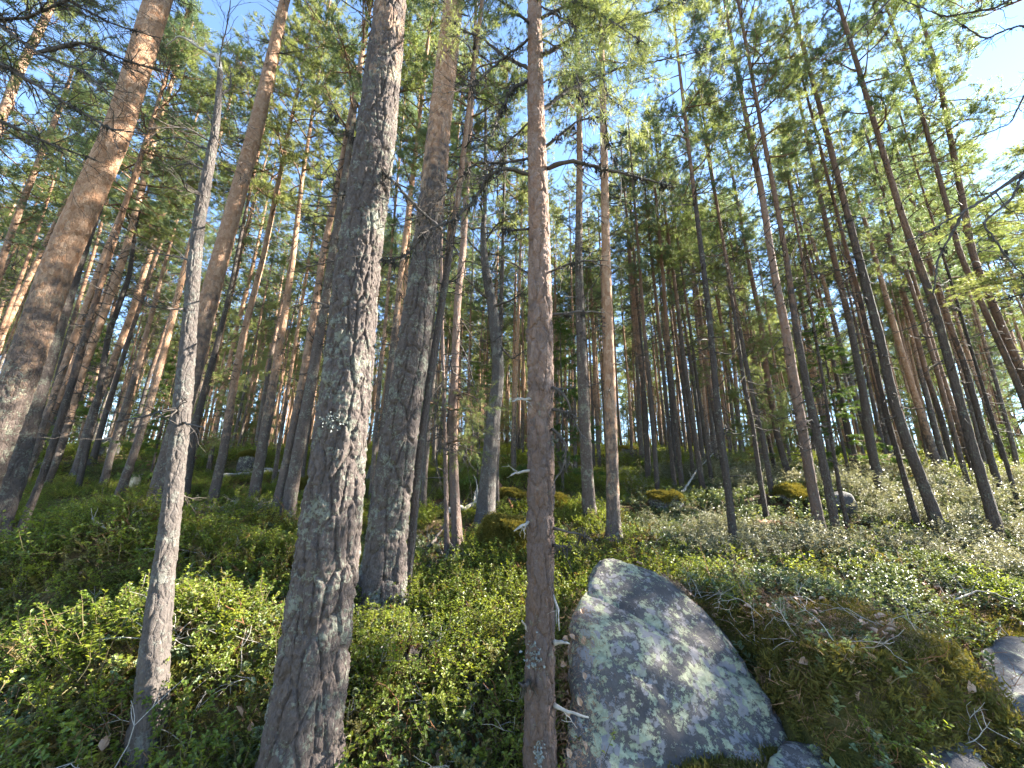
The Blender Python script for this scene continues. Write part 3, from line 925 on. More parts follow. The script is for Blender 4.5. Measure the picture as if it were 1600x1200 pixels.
# ------------------------------------------------------------------ branches of the near trees
def bough(root, px, Y, w0, w1=1.5, seed=0, twigs=8, tl=0.25, mat='dead', dy=0.0, beard=0, tufts=0, name='branch', wig=0.0, sub=2):
    """a traced branch: pixel line, started at depth Y and moving dy away from the trunk's plane"""
    rng = np.random.default_rng(900 + seed)
    n = len(px)
    raw = np.array([np.array(at(x, y, Y + dy * (i / (n - 1)))) for i, (x, y) in enumerate(px)])
    raw[1:-1] += rng.normal(size=(n - 2, 3)) * np.array([0.0, 0.03, 0.0]) if n > 2 else 0
    seglen = np.r_[0, np.cumsum(np.linalg.norm(np.diff(raw, axis=0), axis=1))]
    m = max(8, int(seglen[-1] / 0.03))
    t = np.linspace(0, seglen[-1], m)
    pts = np.stack([np.interp(t, seglen, raw[:, c]) for c in range(3)], 1)
    for _ in range(2):
        pts[1:-1] = (pts[:-2] + 2 * pts[1:-1] + pts[2:]) / 4
    pts[1:-1] += rng.normal(size=(m - 2, 3)) * 0.0022
    k = Y / 1.0
    r0, r1 = 0.5 * w0 * k / F, 0.5 * w1 * k / F
    mb = MB()
    rad = np.linspace(r0, r1, m) * (1 + 0.18 * rng.normal(size=m).clip(-1, 1))
    base = np.array(root.location)
    P = pts - base
    mb.tube(P, rad, 7, 0)
    L = seglen[-1]
    for q in range(twigs):
        i = int(rng.integers(int(m * 0.15), m - 1))
        dr = P[min(i + 1, m - 1)] - P[i - 1]
        dr = dr / (np.linalg.norm(dr) + 1e-9) + rng.normal(size=3) * 0.6 + np.array([0, 0, -0.1])
        tw = wander(P[i], dr, tl * rng.uniform(0.4, 1.3), 6, rng, 0.22, -0.02)
        rr = max(0.0012, rad[i] * 0.45)
        mb.tube(tw, np.linspace(rr, 0.001, len(tw)), 4, 0)
        for e in range(sub):
            j = int(rng.integers(1, 6))
            dd = (tw[j] - tw[j - 1]) / np.linalg.norm(tw[j] - tw[j - 1]) + rng.normal(size=3) * 0.7
            t2 = wander(tw[j], dd, tl * rng.uniform(0.2, 0.6), 4, rng, 0.25)
            mb.tube(t2, np.linspace(rr * 0.55, 0.0008, len(t2)), 3, 0)
            for z in range(tufts):
                tuft(mb, t2[-1 - z % 3], t2[-1] - t2[-2], rng, 18, 0.05, 0.0028, 2, 0.7)
        for z in range(tufts):
            tuft(mb, tw[-1 - z % 4], tw[-1] - tw[-2], rng, 18, 0.05, 0.0028, 2, 0.7)
    for q in range(beard):
        i = int(rng.integers(2, m - 1))
        for e in range(14):
            st = P[i] + rng.normal(size=3) * 0.012
            ln = rng.uniform(0.015, 0.05)
            sd = rng.normal(size=3) * 0.004
            tip = st + np.array([rng.normal() * 0.012, rng.normal() * 0.012, -ln])
            mb.add([st - sd, st + sd, tip], [[0, 1, 2]], 1)
    V_, F_, I_ = np.vstack(mb.v), np.vstack(mb.f), np.concatenate(mb.m)
    br = None
    for m_, nm, mt in ((0, name, mat), (1, 'beard_lichen', 'beard'), (2, 'needles', 'needle')):
        f_ = F_[I_ == m_]
        if len(f_):
            u_, inv = np.unique(f_, return_inverse=True)
            o = link(nm, mesh_of(nm, V_[u_], inv.reshape(-1, 3), [M[mt]]), br or root, kind='stuff' if m_ else None)
            br = br or o
    return br


def lichen_tuft(root, px, py, Y, wpx, hpx, seed, dyy=0.0):
    """a ruffled clump of pale leafy lichen on the bark"""
    rng = np.random.default_rng(seed)
    mb = MB()
    for k in range(60):
        x_, y_ = px + rng.normal() * wpx * 0.25, py + rng.normal() * hpx * 0.25
        p_ = np.array(at(x_, y_, Y + dyy)) - np.array(root.location)
        d_ = np.array([rng.normal() * 0.7, -0.7 + rng.normal() * 0.3, rng.normal() * 0.7])
        leaf(mb, p_ + rng.normal(size=3) * 0.002, d_, rng.normal(size=3), rng.uniform(0.008, 0.02), rng.uniform(0.006, 0.013), 0, 0.3)
    return link('lichen_tuft', mb.mesh('lichen_tuft', [M['lichen']], False), root, kind='stuff')


c0 = C[0]
Yc = 2.0
CB = [  # pixel line, dy, w0, twigs, beard, tufts
    ([(850, 264), (890, 257), (950, 265), (1000, 282), (1055, 293)], -0.15, 9, 8, 14, 0),
    ([(846, 174), (880, 150), (920, 122), (970, 105), (1040, 96), (1110, 76)], 0.35, 8, 14, 8, 2),
    ([(846, 234), (880, 207), (905, 186), (940, 203), (952, 235), (962, 256)], -0.1, 6, 6, 22, 0),
    ([(832, 246), (790, 252), (745, 262), (705, 285), (660, 330), (640, 350)], 0.25, 5, 26, 10, 0),
    ([(832, 275), (795, 262), (765, 276), (740, 310), (710, 345), (672, 372), (630, 392), (595, 408)], -0.25, 7, 30, 20, 0),
    ([(690, 358), (660, 330), (610, 280), (560, 225), (514, 167)], -0.05, 6.5, 14, 22, 0),
    ([(828, 108), (790, 84), (750, 60), (722, 50), (690, 20)], 0.3, 8, 12, 6, 1),
    ([(824, 127), (800, 146), (778, 180), (768, 215)], -0.2, 7, 8, 18, 0),
    ([(830, 430), (800, 410), (765, 400)], 0.2, 4, 4, 2, 0),
    ([(828, 357), (805, 358), (778, 356)], -0.1, 5, 2, 4, 0),
    ([(858, 426), (900, 415), (950, 407)], -0.1, 5, 4, 2, 0),
    ([(858, 493), (900, 492), (945, 488)], 0.1, 6, 3, 3, 0),
    ([(842, 60), (880, 20), (930, -20), (1000, -50)], 0.2, 8, 16, 6, 3),
    ([(840, 90), (900, 60), (960, 30), (1040, 10), (1090, -5)], -0.5, 8, 18, 8, 3),
    ([(842, 30), (900, 10), (960, 40), (1010, 70)], -0.6, 7, 18, 6, 3),
    ([(832, 40), (790, 10), (740, -30)], -0.3, 7, 12, 6, 2),
    ([(834, 20), (850, -40), (900, -80), (990, -120)], -0.4, 8, 18, 4, 3),
    ([(846, 60), (880, 70), (905, 120), (915, 170)], -0.5, 4, 22, 6, 0), ([(846, 10), (890, 40), (930, 100), (950, 150)], -0.6, 4, 26, 6, 1),
    ([(846, 130), (890, 110), (950, 140), (990, 180)], 0.3, 4, 22, 4, 1), ([(828, 190), (790, 215), (770, 250), (768, 280)], 0.3, 4, 18, 6, 0),
    ([(828, 60), (780, 90), (740, 130), (700, 145)], -0.3, 5, 24, 6, 0),
]
for k, (px, dy, w0, tw, bd, tf) in enumerate(CB):
    bough(c0, px, Yc, w0, 1.6, k, int(tw * 1.5), 0.24, 'dead', dy, bd, tf, sub=3)
CS = [  # short pale stubs and twigs lower down
    ([(830, 624), (815, 622), (800, 627)], 'pale_dead', 5, 2), ([(830, 735), (812, 737), (798, 743)], 'pale_dead', 5, 2),
    ([(828, 815), (815, 822), (803, 830)], 'pale_dead', 6, 2), ([(862, 670), (885, 690), (882, 730), (866, 752)], 'dead', 5, 8),
    ([(862, 605), (880, 615), (900, 660), (915, 690)], 'dead', 5, 9), ([(862, 640), (885, 642), (905, 655)], 'dead', 5, 8),
    ([(862, 825), (900, 832), (925, 843)], 'dead', 5, 3), ([(866, 1003), (880, 1002), (890, 1006)], 'pale_dead', 7, 0),
    ([(866, 1102), (890, 1106), (920, 1121)], 'pale_dead', 6, 1), ([(864, 852), (875, 853), (885, 855)], 'dead', 6, 4),
    ([(828, 1062), (818, 1064), (810, 1066)], 'dead', 7, 0), ([(864, 930), (872, 950), (874, 985)], 'pale_dead', 3, 1),
    ([(828, 990), (820, 980), (816, 970)], 'pale_dead', 4, 0)]
for k, (px, mt, w0, tw) in enumerate(CS):
    bough(c0, px, Yc - 0.03, w0, 2.0, 40 + k, tw, 0.10, mt, -0.06, 2 if mt == 'dead' else 0, 0)
for k, (px, w0, tw) in enumerate([([(344, 112), (338, 84), (318, 70), (290, 66), (266, 64), (258, 74)], 11, 3), ([(343, 105), (350, 70), (352, 40), (360, 0)], 2.5, 5),
                                  ([(340, 190), (325, 186), (322, 178)], 4, 2), ([(333, 225), (300, 205), (268, 195), (240, 185)], 3.5, 5),
                                  ([(331, 236), (280, 218), (235, 222)], 4, 6), ([(318, 305), (290, 298), (280, 270)], 4, 5),
                                  ([(305, 410), (280, 402), (228, 395)], 4, 3), ([(292, 480), (265, 478), (225, 477)], 4, 3),
                                  ([(343, 150), (356, 130), (360, 100)], 4, 6), ([(288, 640), (262, 638), (235, 648), (180, 660)], 5, 5),
                                  ([(345, 140), (352, 160), (370, 190), (372, 210)], 3, 4), ([(336, 210), (350, 240), (375, 260)], 3, 6),
                                  ([(325, 270), (300, 255), (262, 262)], 4, 8), ([(285, 660), (303, 665), (318, 668)], 4, 2), ([(270, 765), (288, 775), (293, 790)], 4, 2)]):
    bough(E[0], px, 2.05, w0, 1.5, 60 + k, tw * 2 if 0 < k < 13 else tw, 0.24, 'pale_dead' if k == 0 else 'dead', 0.25 * (-1) ** k, 0, 0)
for k, px in enumerate([[(570, 300), (510, 310), (460, 300)], [(560, 400), (500, 410), (455, 425)], [(600, 60), (560, 20), (520, -10)], [(530, 485), (490, 470), (445, 485)]]):
    bough(A[0], px, 2.05, 4, 1.2, 90 + k, 4, 0.2, 'dead', 0.4, 2, 0)

for (tr_, lx, ly, wd_, hg_, Yl, q_) in ((C[0], 834, 1024, 22, 44, 2.0, -0.075), (C[0], 843, 1178, 16, 40, 2.0, -0.085), (C[0], 860, 690, 16, 22, 2.0, -0.03),
                                        (A[0], 520, 655, 44, 26, 2.05, -0.165)):
    lichen_tuft(tr_, lx, ly, Yl, wd_, hg_, int(lx + ly), q_)

# a pine standing just outside the left of the frame reaches in with a bare, twiggy bough
xl = at(-220, 900, 2.6).x
LP = place_tree('pine_tree', 'pine tree', 'pine outside the left edge whose dark twiggy boughs reach across the upper corner',
                [(-220, 900, 40), (-120, 300, 36), (-60, 0, 30)], (xl, 2.6, h1(xl, 2.6)), 2.6, height=8, crown=0.35, seed=83, dead=False, nseg=24, dz=0.05, relief=0.004)
for k, (px, tw) in enumerate([([(-80, -20), (0, 40), (60, 82), (120, 102), (150, 128), (172, 152)], 26), ([(-70, 60), (20, 110), (90, 150), (160, 190), (230, 210)], 30),
                              ([(-60, 30), (40, 30), (130, 10), (200, -10)], 26), ([(-90, 200), (0, 190), (80, 225), (150, 250)], 16),
                              ([(60, 82), (130, 70), (200, 95), (280, 120)], 22), ([(-60, -40), (60, -20), (180, 40), (250, 60)], 26)]):
    bough(LP[0], px, 2.6, 9, 2, 110 + k, int(tw * 1.5), 0.45, 'dead', -0.2 + 0.12 * k, 10, 0, sub=3)
xr = at(1720, 1000, 2.5).x
RP = place_tree('pine_tree', 'pine tree', 'pine outside the right edge whose crooked dead boughs hang into the picture',
                [(1740, 980, 40), (1690, 500, 34), (1640, 0, 26)], (xr, 2.5, h1(xr, 2.5)), 2.5, height=9, crown=0.4, seed=84, dead=False, nseg=24, dz=0.05, relief=0.004)
for k, (px, tw, w0) in enumerate([([(1680, 240), (1600, 268), (1560, 298), (1510, 328), (1450, 362), (1415, 378)], 9, 8), ([(1600, 268), (1583, 310), (1540, 345), (1560, 400), (1572, 425), (1610, 440)], 4, 5),
                                  ([(1505, 332), (1495, 365), (1475, 400), (1458, 462)], 4, 5), ([(1650, 40), (1600, 130), (1570, 200), (1520, 215)], 14, 5),
                                  ([(1640, -40), (1560, 10), (1480, 20), (1410, 0)], 14, 6), ([(1420, -30), (1385, 5), (1340, 50), (1290, 92)], 8, 5),
                                  ([(1650, 60), (1590, 40), (1540, 60), (1490, 30)], 16, 5), ([(1680, 420), (1600, 460), (1560, 470)], 6, 4)]):
    bough(RP[0], px, 2.5, w0, 2, 130 + k, tw, 0.25, 'dead', -0.1 + 0.05 * k, 3, 0)
# tangle of bare twigs on the reddish-brown pine in the middle, and its green spray
mid = [o for o in COL.objects if str(o.get('label', '')).startswith('reddish-brown pine in the middle')][0]
for k, px in enumerate([[(708, 560), (690, 600), (680, 650), (676, 700)], [(708, 600), (735, 640), (740, 690)], [(707, 640), (690, 660), (682, 720), (690, 760)],
                        [(710, 520), (730, 560), (745, 620)], [(708, 650), (725, 690), (735, 730)]]):
    bough(mid, px, mid.location.y, 4, 1, 150 + k, 14, 0.5, 'dead', -0.5 + 0.2 * k, 0, 0)
for k, px in enumerate([[(706, 640), (685, 632), (665, 628)], [(708, 610), (735, 618), (760, 632)], [(710, 640), (728, 640), (742, 646)], [(708, 690), (725, 688), (742, 694)]]):
    bough(mid, px, mid.location.y - 0.05, 4, 1, 160 + k, 12, 0.3, 'limb', -0.4, 0, 3)
for k, px in enumerate([[(768, 480), (800, 470), (825, 450)], [(772, 530), (800, 560), (830, 540)], [(756, 400), (735, 380), (720, 350)], [(757, 380), (775, 350), (800, 340)], [(766, 470), (740, 450), (728, 430)]]):
    bough(T, px, T.location.y, 5, 1, 170 + k, 10, 0.5, 'dead', -0.3, 0, 0)


# ------------------------------------------------------------------ spruces
def spruce_mesh(seed, height, R, dens=1.0):
    rng = np.random.default_rng(seed)
    mb = MB()
    for k in range(int(26 * dens)):
        f = (k + rng.uniform()) / (26 * dens)
        z = height * (0.08 + 0.9 * f)
        ln = R * (1 - f) ** 0.8 * rng.uniform(0.7, 1.15) + 0.05
        az = rng.uniform(0, 6.283)
        pts = wander((0, 0, z), (math.cos(az), math.sin(az), 0.05 + 0.3 * f), ln, 6, rng, 0.08, -0.05)
        mb.tube(pts, np.linspace(0.010, 0.003, len(pts)), 3, 0)
        side = np.cross(pts[-1] - pts[0], (0, 0, 1.0))
        side /= np.linalg.norm(side) + 1e-9
        for q in range(int(10 + ln * 22)):
            t = rng.uniform(0.12, 1)
            i = min(len(pts) - 2, int(t * (len(pts) - 1)))
            d0 = (pts[i + 1] - pts[i]) / np.linalg.norm(pts[i + 1] - pts[i])
            dd = d0 * 0.8 + side * rng.choice((-1, 1)) * rng.uniform(0.3, 1) + np.array([0, 0, rng.uniform(-0.45, 0.05)])
            sl = (0.10 + 0.22 * (1 - t)) * rng.uniform(0.6, 1.3)
            sp = wander(pts[i], dd, sl, 3, rng, 0.12, -0.06)
            for e in range(5):
                j = min(2, int(rng.uniform(0, 3)))
                pp = sp[j] + (sp[j + 1] - sp[j]) * rng.uniform()
                tuft(mb, pp, sp[j + 1] - sp[j], rng, 9, 0.045, 0.008, 1, 0.8)
    return mb.mesh('spruce_crown', [M['limb'], M['spruce']])


SPR = [spruce_mesh(700, 2.2, 0.75), spruce_mesh(701, 4.2, 0.95, 1.7)]
for k, (lab, px, py, me, sc_, h) in enumerate([
        ('young bright green spruce beside the pale cut stump', 228, 768, 1, 0.85, 4.2),
        ('tall thin spruce behind the slender brown pine', 880, 770, 1, 1.1, 4.2),
        ('small spruce in shade near the crooked lichened trunk', 745, 780, 1, 0.75, 4.2),
        ('feathery spruce between pines on the right slope', 1330, 760, 1, 1.25, 4.2),
        ('low spruce sapling at the far right between dark stems', 1590, 740, 0, 0.9, 2.2),
        ('dark spruce far back behind the thickest trunk', 530, 740, 1, 1.3, 4.2),
        ('spruce far back behind the left leaning pines', 95, 715, 1, 1.2, 4.2)]):
    b = ground(px, py)
    root = thing('spruce_tree', lab, 'spruce', tuple(b), 'young spruces among the pines', k * 1.3)
    mb = MB()
    zz = np.linspace(-0.2, h * 0.98, 12)
    mb.tube(np.stack([0.01 * np.sin(zz * 3), 0.01 * np.cos(zz * 2), zz], 1), np.linspace(0.014 * h / 1.6, 0.004, 12), 7, 0)
    t = link('trunk', mb.mesh('trunk', [M['bark_dark']]), root)
    t['orange_from'] = 20.0
    link('crown', SPR[me], root)
    for c in root.children:
        c.scale = (sc_, sc_, sc_)

# ------------------------------------------------------------------ boulders
import bmesh


def rock(name, label, pts, mat, seed=0, cuts=5, smooth=3, amp=0.05, fine=0.012, group=None, res=0.045):
    """rock from the hull of its corner points, rounded and roughened"""
    P = np.array([tuple(q) for q in pts], float)
    base = np.array([P[:, 0].mean(), P[:, 1].mean(), P[:, 2].min()])
    bm = bmesh.new()
    for q in P - base:
        bm.verts.new(q)
    r = bmesh.ops.convex_hull(bm, input=bm.verts)
    bmesh.ops.delete(bm, geom=[g for g in r['geom_interior'] if isinstance(g, bmesh.types.BMVert)], context='VERTS')
    bmesh.ops.triangulate(bm, faces=bm.faces)
    for _ in range(cuts):
        long_ = [e for e in bm.edges if e.calc_length() > res * 1.6]
        if not long_:
            break
        bmesh.ops.subdivide_edges(bm, edges=long_, cuts=1)
        bmesh.ops.triangulate(bm, faces=[f for f in bm.faces if len(f.verts) > 3])
        bmesh.ops.smooth_vert(bm, verts=bm.verts, factor=0.10, use_axis_x=True, use_axis_y=True, use_axis_z=True)
    for _ in range(smooth):
        bmesh.ops.smooth_vert(bm, verts=bm.verts, factor=0.5, use_axis_x=True, use_axis_y=True, use_axis_z=True)
    bm.normal_update()
    V = np.array([v.co[:] for v in bm.verts])
    N = np.array([v.normal[:] for v in bm.verts])
    d = amp * fbm(V[:, 0] * 2.2 + V[:, 2] * 1.3, V[:, 1] * 2.2 + V[:, 2] * 1.9 + seed, 31 + seed, 4)
    d += fine * fbm(V[:, 0] * 14 + V[:, 2] * 7, V[:, 1] * 14 - V[:, 2] * 9, 71 + seed, 3)
    st = np.abs(fbm(V[:, 2] * 5 + V[:, 0] * 1.5, V[:, 1] * 1.2 + V[:, 0], 55 + seed, 2))
    d -= amp * 0.45 * np.clip(0.10 - st, 0, 1) / 0.10
    V = V + N * d[:, None]
    for v, q in zip(bm.verts, V):
        v.co = q
    me = bpy.data.meshes.new(name)
    bm.to_mesh(me)
    bm.free()
    me.materials.append(M[mat])
    me.polygons.foreach_set('use_smooth', np.full(len(me.polygons), True))
    return link(name, me, None, tuple(base), label=label, category='boulder' if 'boulder' in name else 'rock', group=group)


def dn(p, dz, dx=0.0, dyy=0.0):
    return Vector((p[0] + dx, p[1] + dyy, p[2] - dz))


front = [at(868, 1235, 1.96), at(1040, 1290, 1.88), at(1275, 1230, 1.96), at(888, 1120, 2.06), at(900, 1000, 2.30), at(908, 915, 2.62),
         at(945, 862, 2.9), at(1015, 880, 2.9), at(1098, 950, 2.66), at(1178, 1040, 2.38), at(1236, 1130, 2.14)]
back = [dn(at(950, 868, 2.9), 0.15, 0.0, 0.5), dn(at(1060, 915, 2.8), 0.15, 0.3, 0.5), dn(at(1190, 1080, 2.4), 0.1, 0.3, 0.5)]
low = [dn(p, 0.7, 0, 0.05) for p in front[:3]] + [dn(p, 0.9) for p in back]
rock('boulder', 'big foreground boulder with crusty pale green lichen on its sloping face', front + back + low, 'rock', 3, 6, 2, 0.06, 0.016, res=0.026)
low_ = lambda ps, d=0.5: ps + [dn(p, d, 0, 0.1) for p in ps]
rock('rock', 'dark lichen-spotted rock below the mossy ledge at the bottom of the picture', low_([at(1195, 1150, 2.0), at(1300, 1150, 2.05), at(1345, 1190, 1.95), at(1320, 1260, 1.8), at(1200, 1260, 1.8), at(1250, 1140, 2.3)]), 'rock', 5, 5, 2, 0.04, res=0.03)
rock('rock', 'slanting bluish grey rock at the bottom right, partly under lingonberry', low_([at(1425, 1165, 1.95), at(1480, 1130, 2.05), at(1545, 1165, 1.95), at(1560, 1260, 1.75), at(1400, 1250, 1.75)]), 'rock_grey', 6, 5, 2, 0.04, res=0.03)
rock('rock', 'smooth grey rock slab cut by the lower right edge', low_([at(1520, 1000, 2.55), at(1570, 985, 2.7), at(1700, 1010, 2.6), at(1545, 1090, 2.25), at(1580, 1160, 2.05), at(1720, 1160, 2.05)]), 'rock_grey', 7, 5, 2, 0.05, res=0.03)


def field_rock(label, px, py, wpx, hpx, mat, seed, dep=0.8, group='stones in the undergrowth', sink=0.35, name='rock'):
    b = ground(px, py)
    k = b.y / ray(px, py).y
    W, Hh = wpx * k / F * 0.5 / math.sqrt(1 + ((px - 800) / F) ** 2), hpx * k / F
    rng = np.random.default_rng(seed)
    pts = []
    for q in range(22):
        v = rng.normal(size=3)
        v /= np.linalg.norm(v)
        v = np.sign(v) * np.abs(v) ** 0.8
        pts.append(Vector((b.x + v[0] * W, b.y + W * dep + v[1] * W * dep, b.z + 0.03 + Hh * (1 - sink) * 0.6 + v[2] * Hh * 0.8)))
    return rock(name, label, pts, mat, seed, 4, 2, min(0.06, W * 0.12), 0.008, group, max(0.03, W * 0.09))


FR = [
    ('grey boulder with a dark hollow among the thin row of pines', 1050, 800, 64, 26, 'rock_moss', 41, 0.8),
    ('rounded boulder capped with golden moss, left of the slender brown pine', 792, 880, 96, 58, 'rock_gold', 42, 0.7),
    ('flat brown mossy rock above the golden moss boulder', 802, 800, 90, 28, 'rock_moss', 43, 0.8),
    ('yellow mossy stone just right of the slender brown pine', 868, 808, 50, 26, 'rock_gold', 44, 0.8),
    ('small grey stone in the shaded bilberry in the middle', 716, 935, 26, 18, 'rock_grey', 45, 0.8),
    ('lower small stone in the shaded bilberry in the middle', 722, 962, 24, 14, 'rock_grey', 46, 0.8),
    ('flat pale stone strewn with orange needles on the left slope', 150, 826, 70, 14, 'rock_grey', 47, 0.6),
    ('small whitish stone beside the flat pale one', 208, 822, 28, 16, 'rock', 48, 0.7),
    ('long low mossy rock under the brown pines on the right', 1262, 792, 80, 26, 'rock_moss', 49, 0.8),
    ('grey sloping stone at the foot of the thick grey pine', 1335, 808, 55, 34, 'rock_grey', 50, 0.8),
    ('left block of the mossy rock pile on the right crest', 1385, 742, 60, 26, 'rock_moss', 51, 0.8),
    ('right block of the mossy rock pile on the right crest', 1440, 738, 66, 24, 'rock_gold', 52, 0.8),
    ('dark flat block behind the mossy rock pile', 1420, 722, 80, 18, 'rock_moss', 53, 0.8),
    ('dark boulder between the thin left stems', 372, 744, 46, 34, 'rock_moss', 54, 0.8),
    ('black shaded boulder far back on the left slope', 330, 706, 36, 20, 'rock_grey', 55, 0.8),
    ('dark overhanging rock beneath the far left pines', 152, 712, 46, 24, 'rock_grey', 56, 0.8),
    ('yellow mossy stone beside the rough grey leaning pine', 472, 770, 40, 18, 'rock_gold', 57, 0.8),
    ('grey stone showing between the two stoutest trunks', 578, 756, 26, 30, 'rock', 58, 0.8),
    ('mossy rock on the skyline above the grey boulder', 985, 716, 70, 18, 'rock_moss', 59, 0.8),
    ('dark mossy ledge stone behind the brown pine pair', 1205, 722, 90, 22, 'rock_moss', 60, 0.8),
    ('dark mossy rock at the foot of the far right pines', 1545, 735, 60, 18, 'rock_moss', 61, 0.8)]
ROCKS = [field_rock(*r[:7], dep=r[7], name='boulder' if 'boulder' in r[0] else 'rock') for r in FR]

# ------------------------------------------------------------------ stumps and fallen wood
def stump(label, px, py, wpx, hpx, mat, top, seed, jag=0.02):
    b = ground(px, py)
    k = b.y / ray(px, py).y
    r, hh = wpx * k / F / 2 / math.sqrt(1 + ((px - 800) / F) ** 2), hpx * k / F
    root = thing('tree_stump', label, 'stump', tuple(b))
    rng = np.random.default_rng(seed)
    n, m = 40, 14
    th = np.linspace(0, 2 * math.pi, n, endpoint=False)
    z = np.linspace(-0.2, hh, m)
    V, Fc = [], []
    jit = jag * fbm(np.cos(th) * 3, np.sin(th) * 3, seed, 3) * 2
    for a in range(m):
        fl = 1 + 0.35 * math.exp(-max(z[a], 0) / (hh * 0.25))
        rr = r * fl * (1 + 0.07 * np.sin(th * 5 + seed) + 0.04 * np.sin(th * 9 + z[a] * 5))
        V.append(np.stack([rr * np.cos(th), rr * np.sin(th), z[a] + (jit if a == m - 1 else 0) * np.ones(n)], 1))
    V = np.vstack(V)
    a, c = np.meshgrid(np.arange(m - 1), np.arange(n), indexing='ij')
    p, q = (a * n + c).ravel(), (a * n + (c + 1) % n).ravel()
    o = link('bark_side', mesh_of('bark_side', V, np.stack([p, q, q + n, p + n], 1), [M[mat]]), root)
    o['orange_from'] = 20.0
    rings = np.linspace(1, 0.0, 9)
    tv = [np.stack([V[-n:, 0] * s_, V[-n:, 1] * s_, V[-n:, 2] - 0.004 - 0.5 * jag * (1 - s_) + 0.3 * jag * fbm(np.cos(th) * 9 * s_, np.sin(th) * 9 * s_, seed + 2, 2)], 1) for s_ in rings]
    tv = np.vstack(tv)
    a, c = np.meshgrid(np.arange(8), np.arange(n), indexing='ij')
    p, q = (a * n + c).ravel(), (a * n + (c + 1) % n).ravel()
    link('cut_top', mesh_of('cut_top', tv, np.stack([p, q, q + n, p + n], 1), [M[top]]), root)
    return root


stump('pale short cut stump with bleached wood on the left slope', 207, 772, 17, 30, 'cut', 'cut', 1)
stump('low rotten stump with broken reddish top in front of the stout pine pair', 634, 1046, 44, 34, 'bark_dark', 'rot', 2, 0.04)


def stick(label, px, wpx, mat, seed, lift=0.02, twigs=3, tl=0.3, zend=0.0, name='fallen_branch', cat='branch', group='fallen dead wood'):
    """dead wood lying on the ground along a pixel line"""
    rng = np.random.default_rng(seed)
    g = [ground(x, y) for x, y in px]
    k = g[0].y / ray(*px[0]).y
    r = wpx * k / F / 2
    P = np.array([tuple(q) for q in g])
    P[:, 2] += lift + r + np.linspace(0, zend, len(P))
    root_loc = P[0].copy()
    sl = np.r_[0, np.cumsum(np.linalg.norm(np.diff(P, axis=0), axis=1))]
    t = np.linspace(0, sl[-1], max(10, int(sl[-1] / 0.06)))
    Q = np.stack([np.interp(t, sl, P[:, c]) for c in range(3)], 1) - root_loc
    Q[1:-1] += rng.normal(size=(len(Q) - 2, 3)) * r * 0.35
    mb = MB()
    mb.tube(Q, np.linspace(r, r * 0.45, len(Q)) * (1 + 0.1 * rng.normal(size=len(Q)).clip(-1, 1)), 7, 0)
    for q in range(twigs):
        i = int(rng.integers(2, len(Q) - 1))
        dd = Q[i] - Q[i - 1]
        dd = dd / np.linalg.norm(dd) + rng.normal(size=3) * 0.7 + np.array([0, 0, 0.4])
        tw = wander(Q[i], dd, tl * rng.uniform(0.5, 1.2), 5, rng, 0.2)
        mb.tube(tw, np.linspace(r * 0.4, 0.0015, len(tw)), 4, 0)
    return link(name, mb.mesh(name, [M[mat]]), None, tuple(root_loc), label=label, category=cat, group=group)


stick('pale fallen trunk lying behind the reddish pine on the hump', [(345, 752), (390, 748), (440, 742), (472, 735)], 6, 'pale_dead', 1, 0.1, 5)
stick('second pale fallen stem crossing the first on the left slope', [(372, 736), (420, 744), (462, 752)], 4, 'pale_dead', 2, 0.15, 4)
stick('pale forked stick lying in bilberry below the flat stone', [(137, 838), (146, 848), (157, 856)], 4, 'pale_dead', 3, 0.12, 3)
stick('grey bare branch poking from the dark hump side', [(190, 945), (205, 962), (222, 978)], 5, 'pale_dead', 4, 0.12, 5, 0.2)
stick('dead stick leaning up in front of the reddish-brown pine', [(668, 868), (690, 850), (712, 830)], 5, 'dead', 5, 0.05, 2, 0.3, 0.25)
stick('broken grey log lying at the crooked trunk', [(700, 812), (730, 808), (752, 800)], 10, 'pale_dead', 6, 0.1, 5, 0.5)
stick('reddish broken branch propped beside the crooked trunk', [(778, 768), (790, 790), (800, 812)], 6, 'rot', 7, 0.15, 3, 0.3)
stick('pale leaning stick in front of the thin row of pines', [(1060, 792), (1090, 762), (1120, 735)], 4, 'pale_dead', 8, 0.1, 3, 0.4, 0.6)
stick('thin curved twig arching over the right grey slab', [(1505, 985), (1540, 975), (1570, 985), (1610, 1010)], 3, 'pale_dead', 9, 0.2, 3, 0.25, 0.05)
stick('thin dead twig lying on the mossy ledge', [(1160, 925), (1190, 918), (1230, 925)], 4, 'pale_dead', 10, 0.04, 3, 0.15)
stick('long rotten log in the sunlit shrubs on the right', [(1185, 838), (1215, 832), (1245, 838)], 12, 'rot', 11, 0.1, 1, 0.2)
stick('grey dead branch sticking out of the bilberry beneath the rotten stump', [(560, 1075), (585, 1062), (600, 1040)], 4, 'pale_dead', 12, 0.12, 4, 0.15)
stick('dead twig arching in bilberry right of the rotten stump', [(680, 1050), (695, 1030), (706, 1022)], 3, 'pale_dead', 13, 0.15, 2, 0.1)
stick('fallen branch in the shade past the mossy rock pile', [(1180, 718), (1240, 712), (1300, 722)], 6, 'dead', 14, 0.1, 6, 0.6)

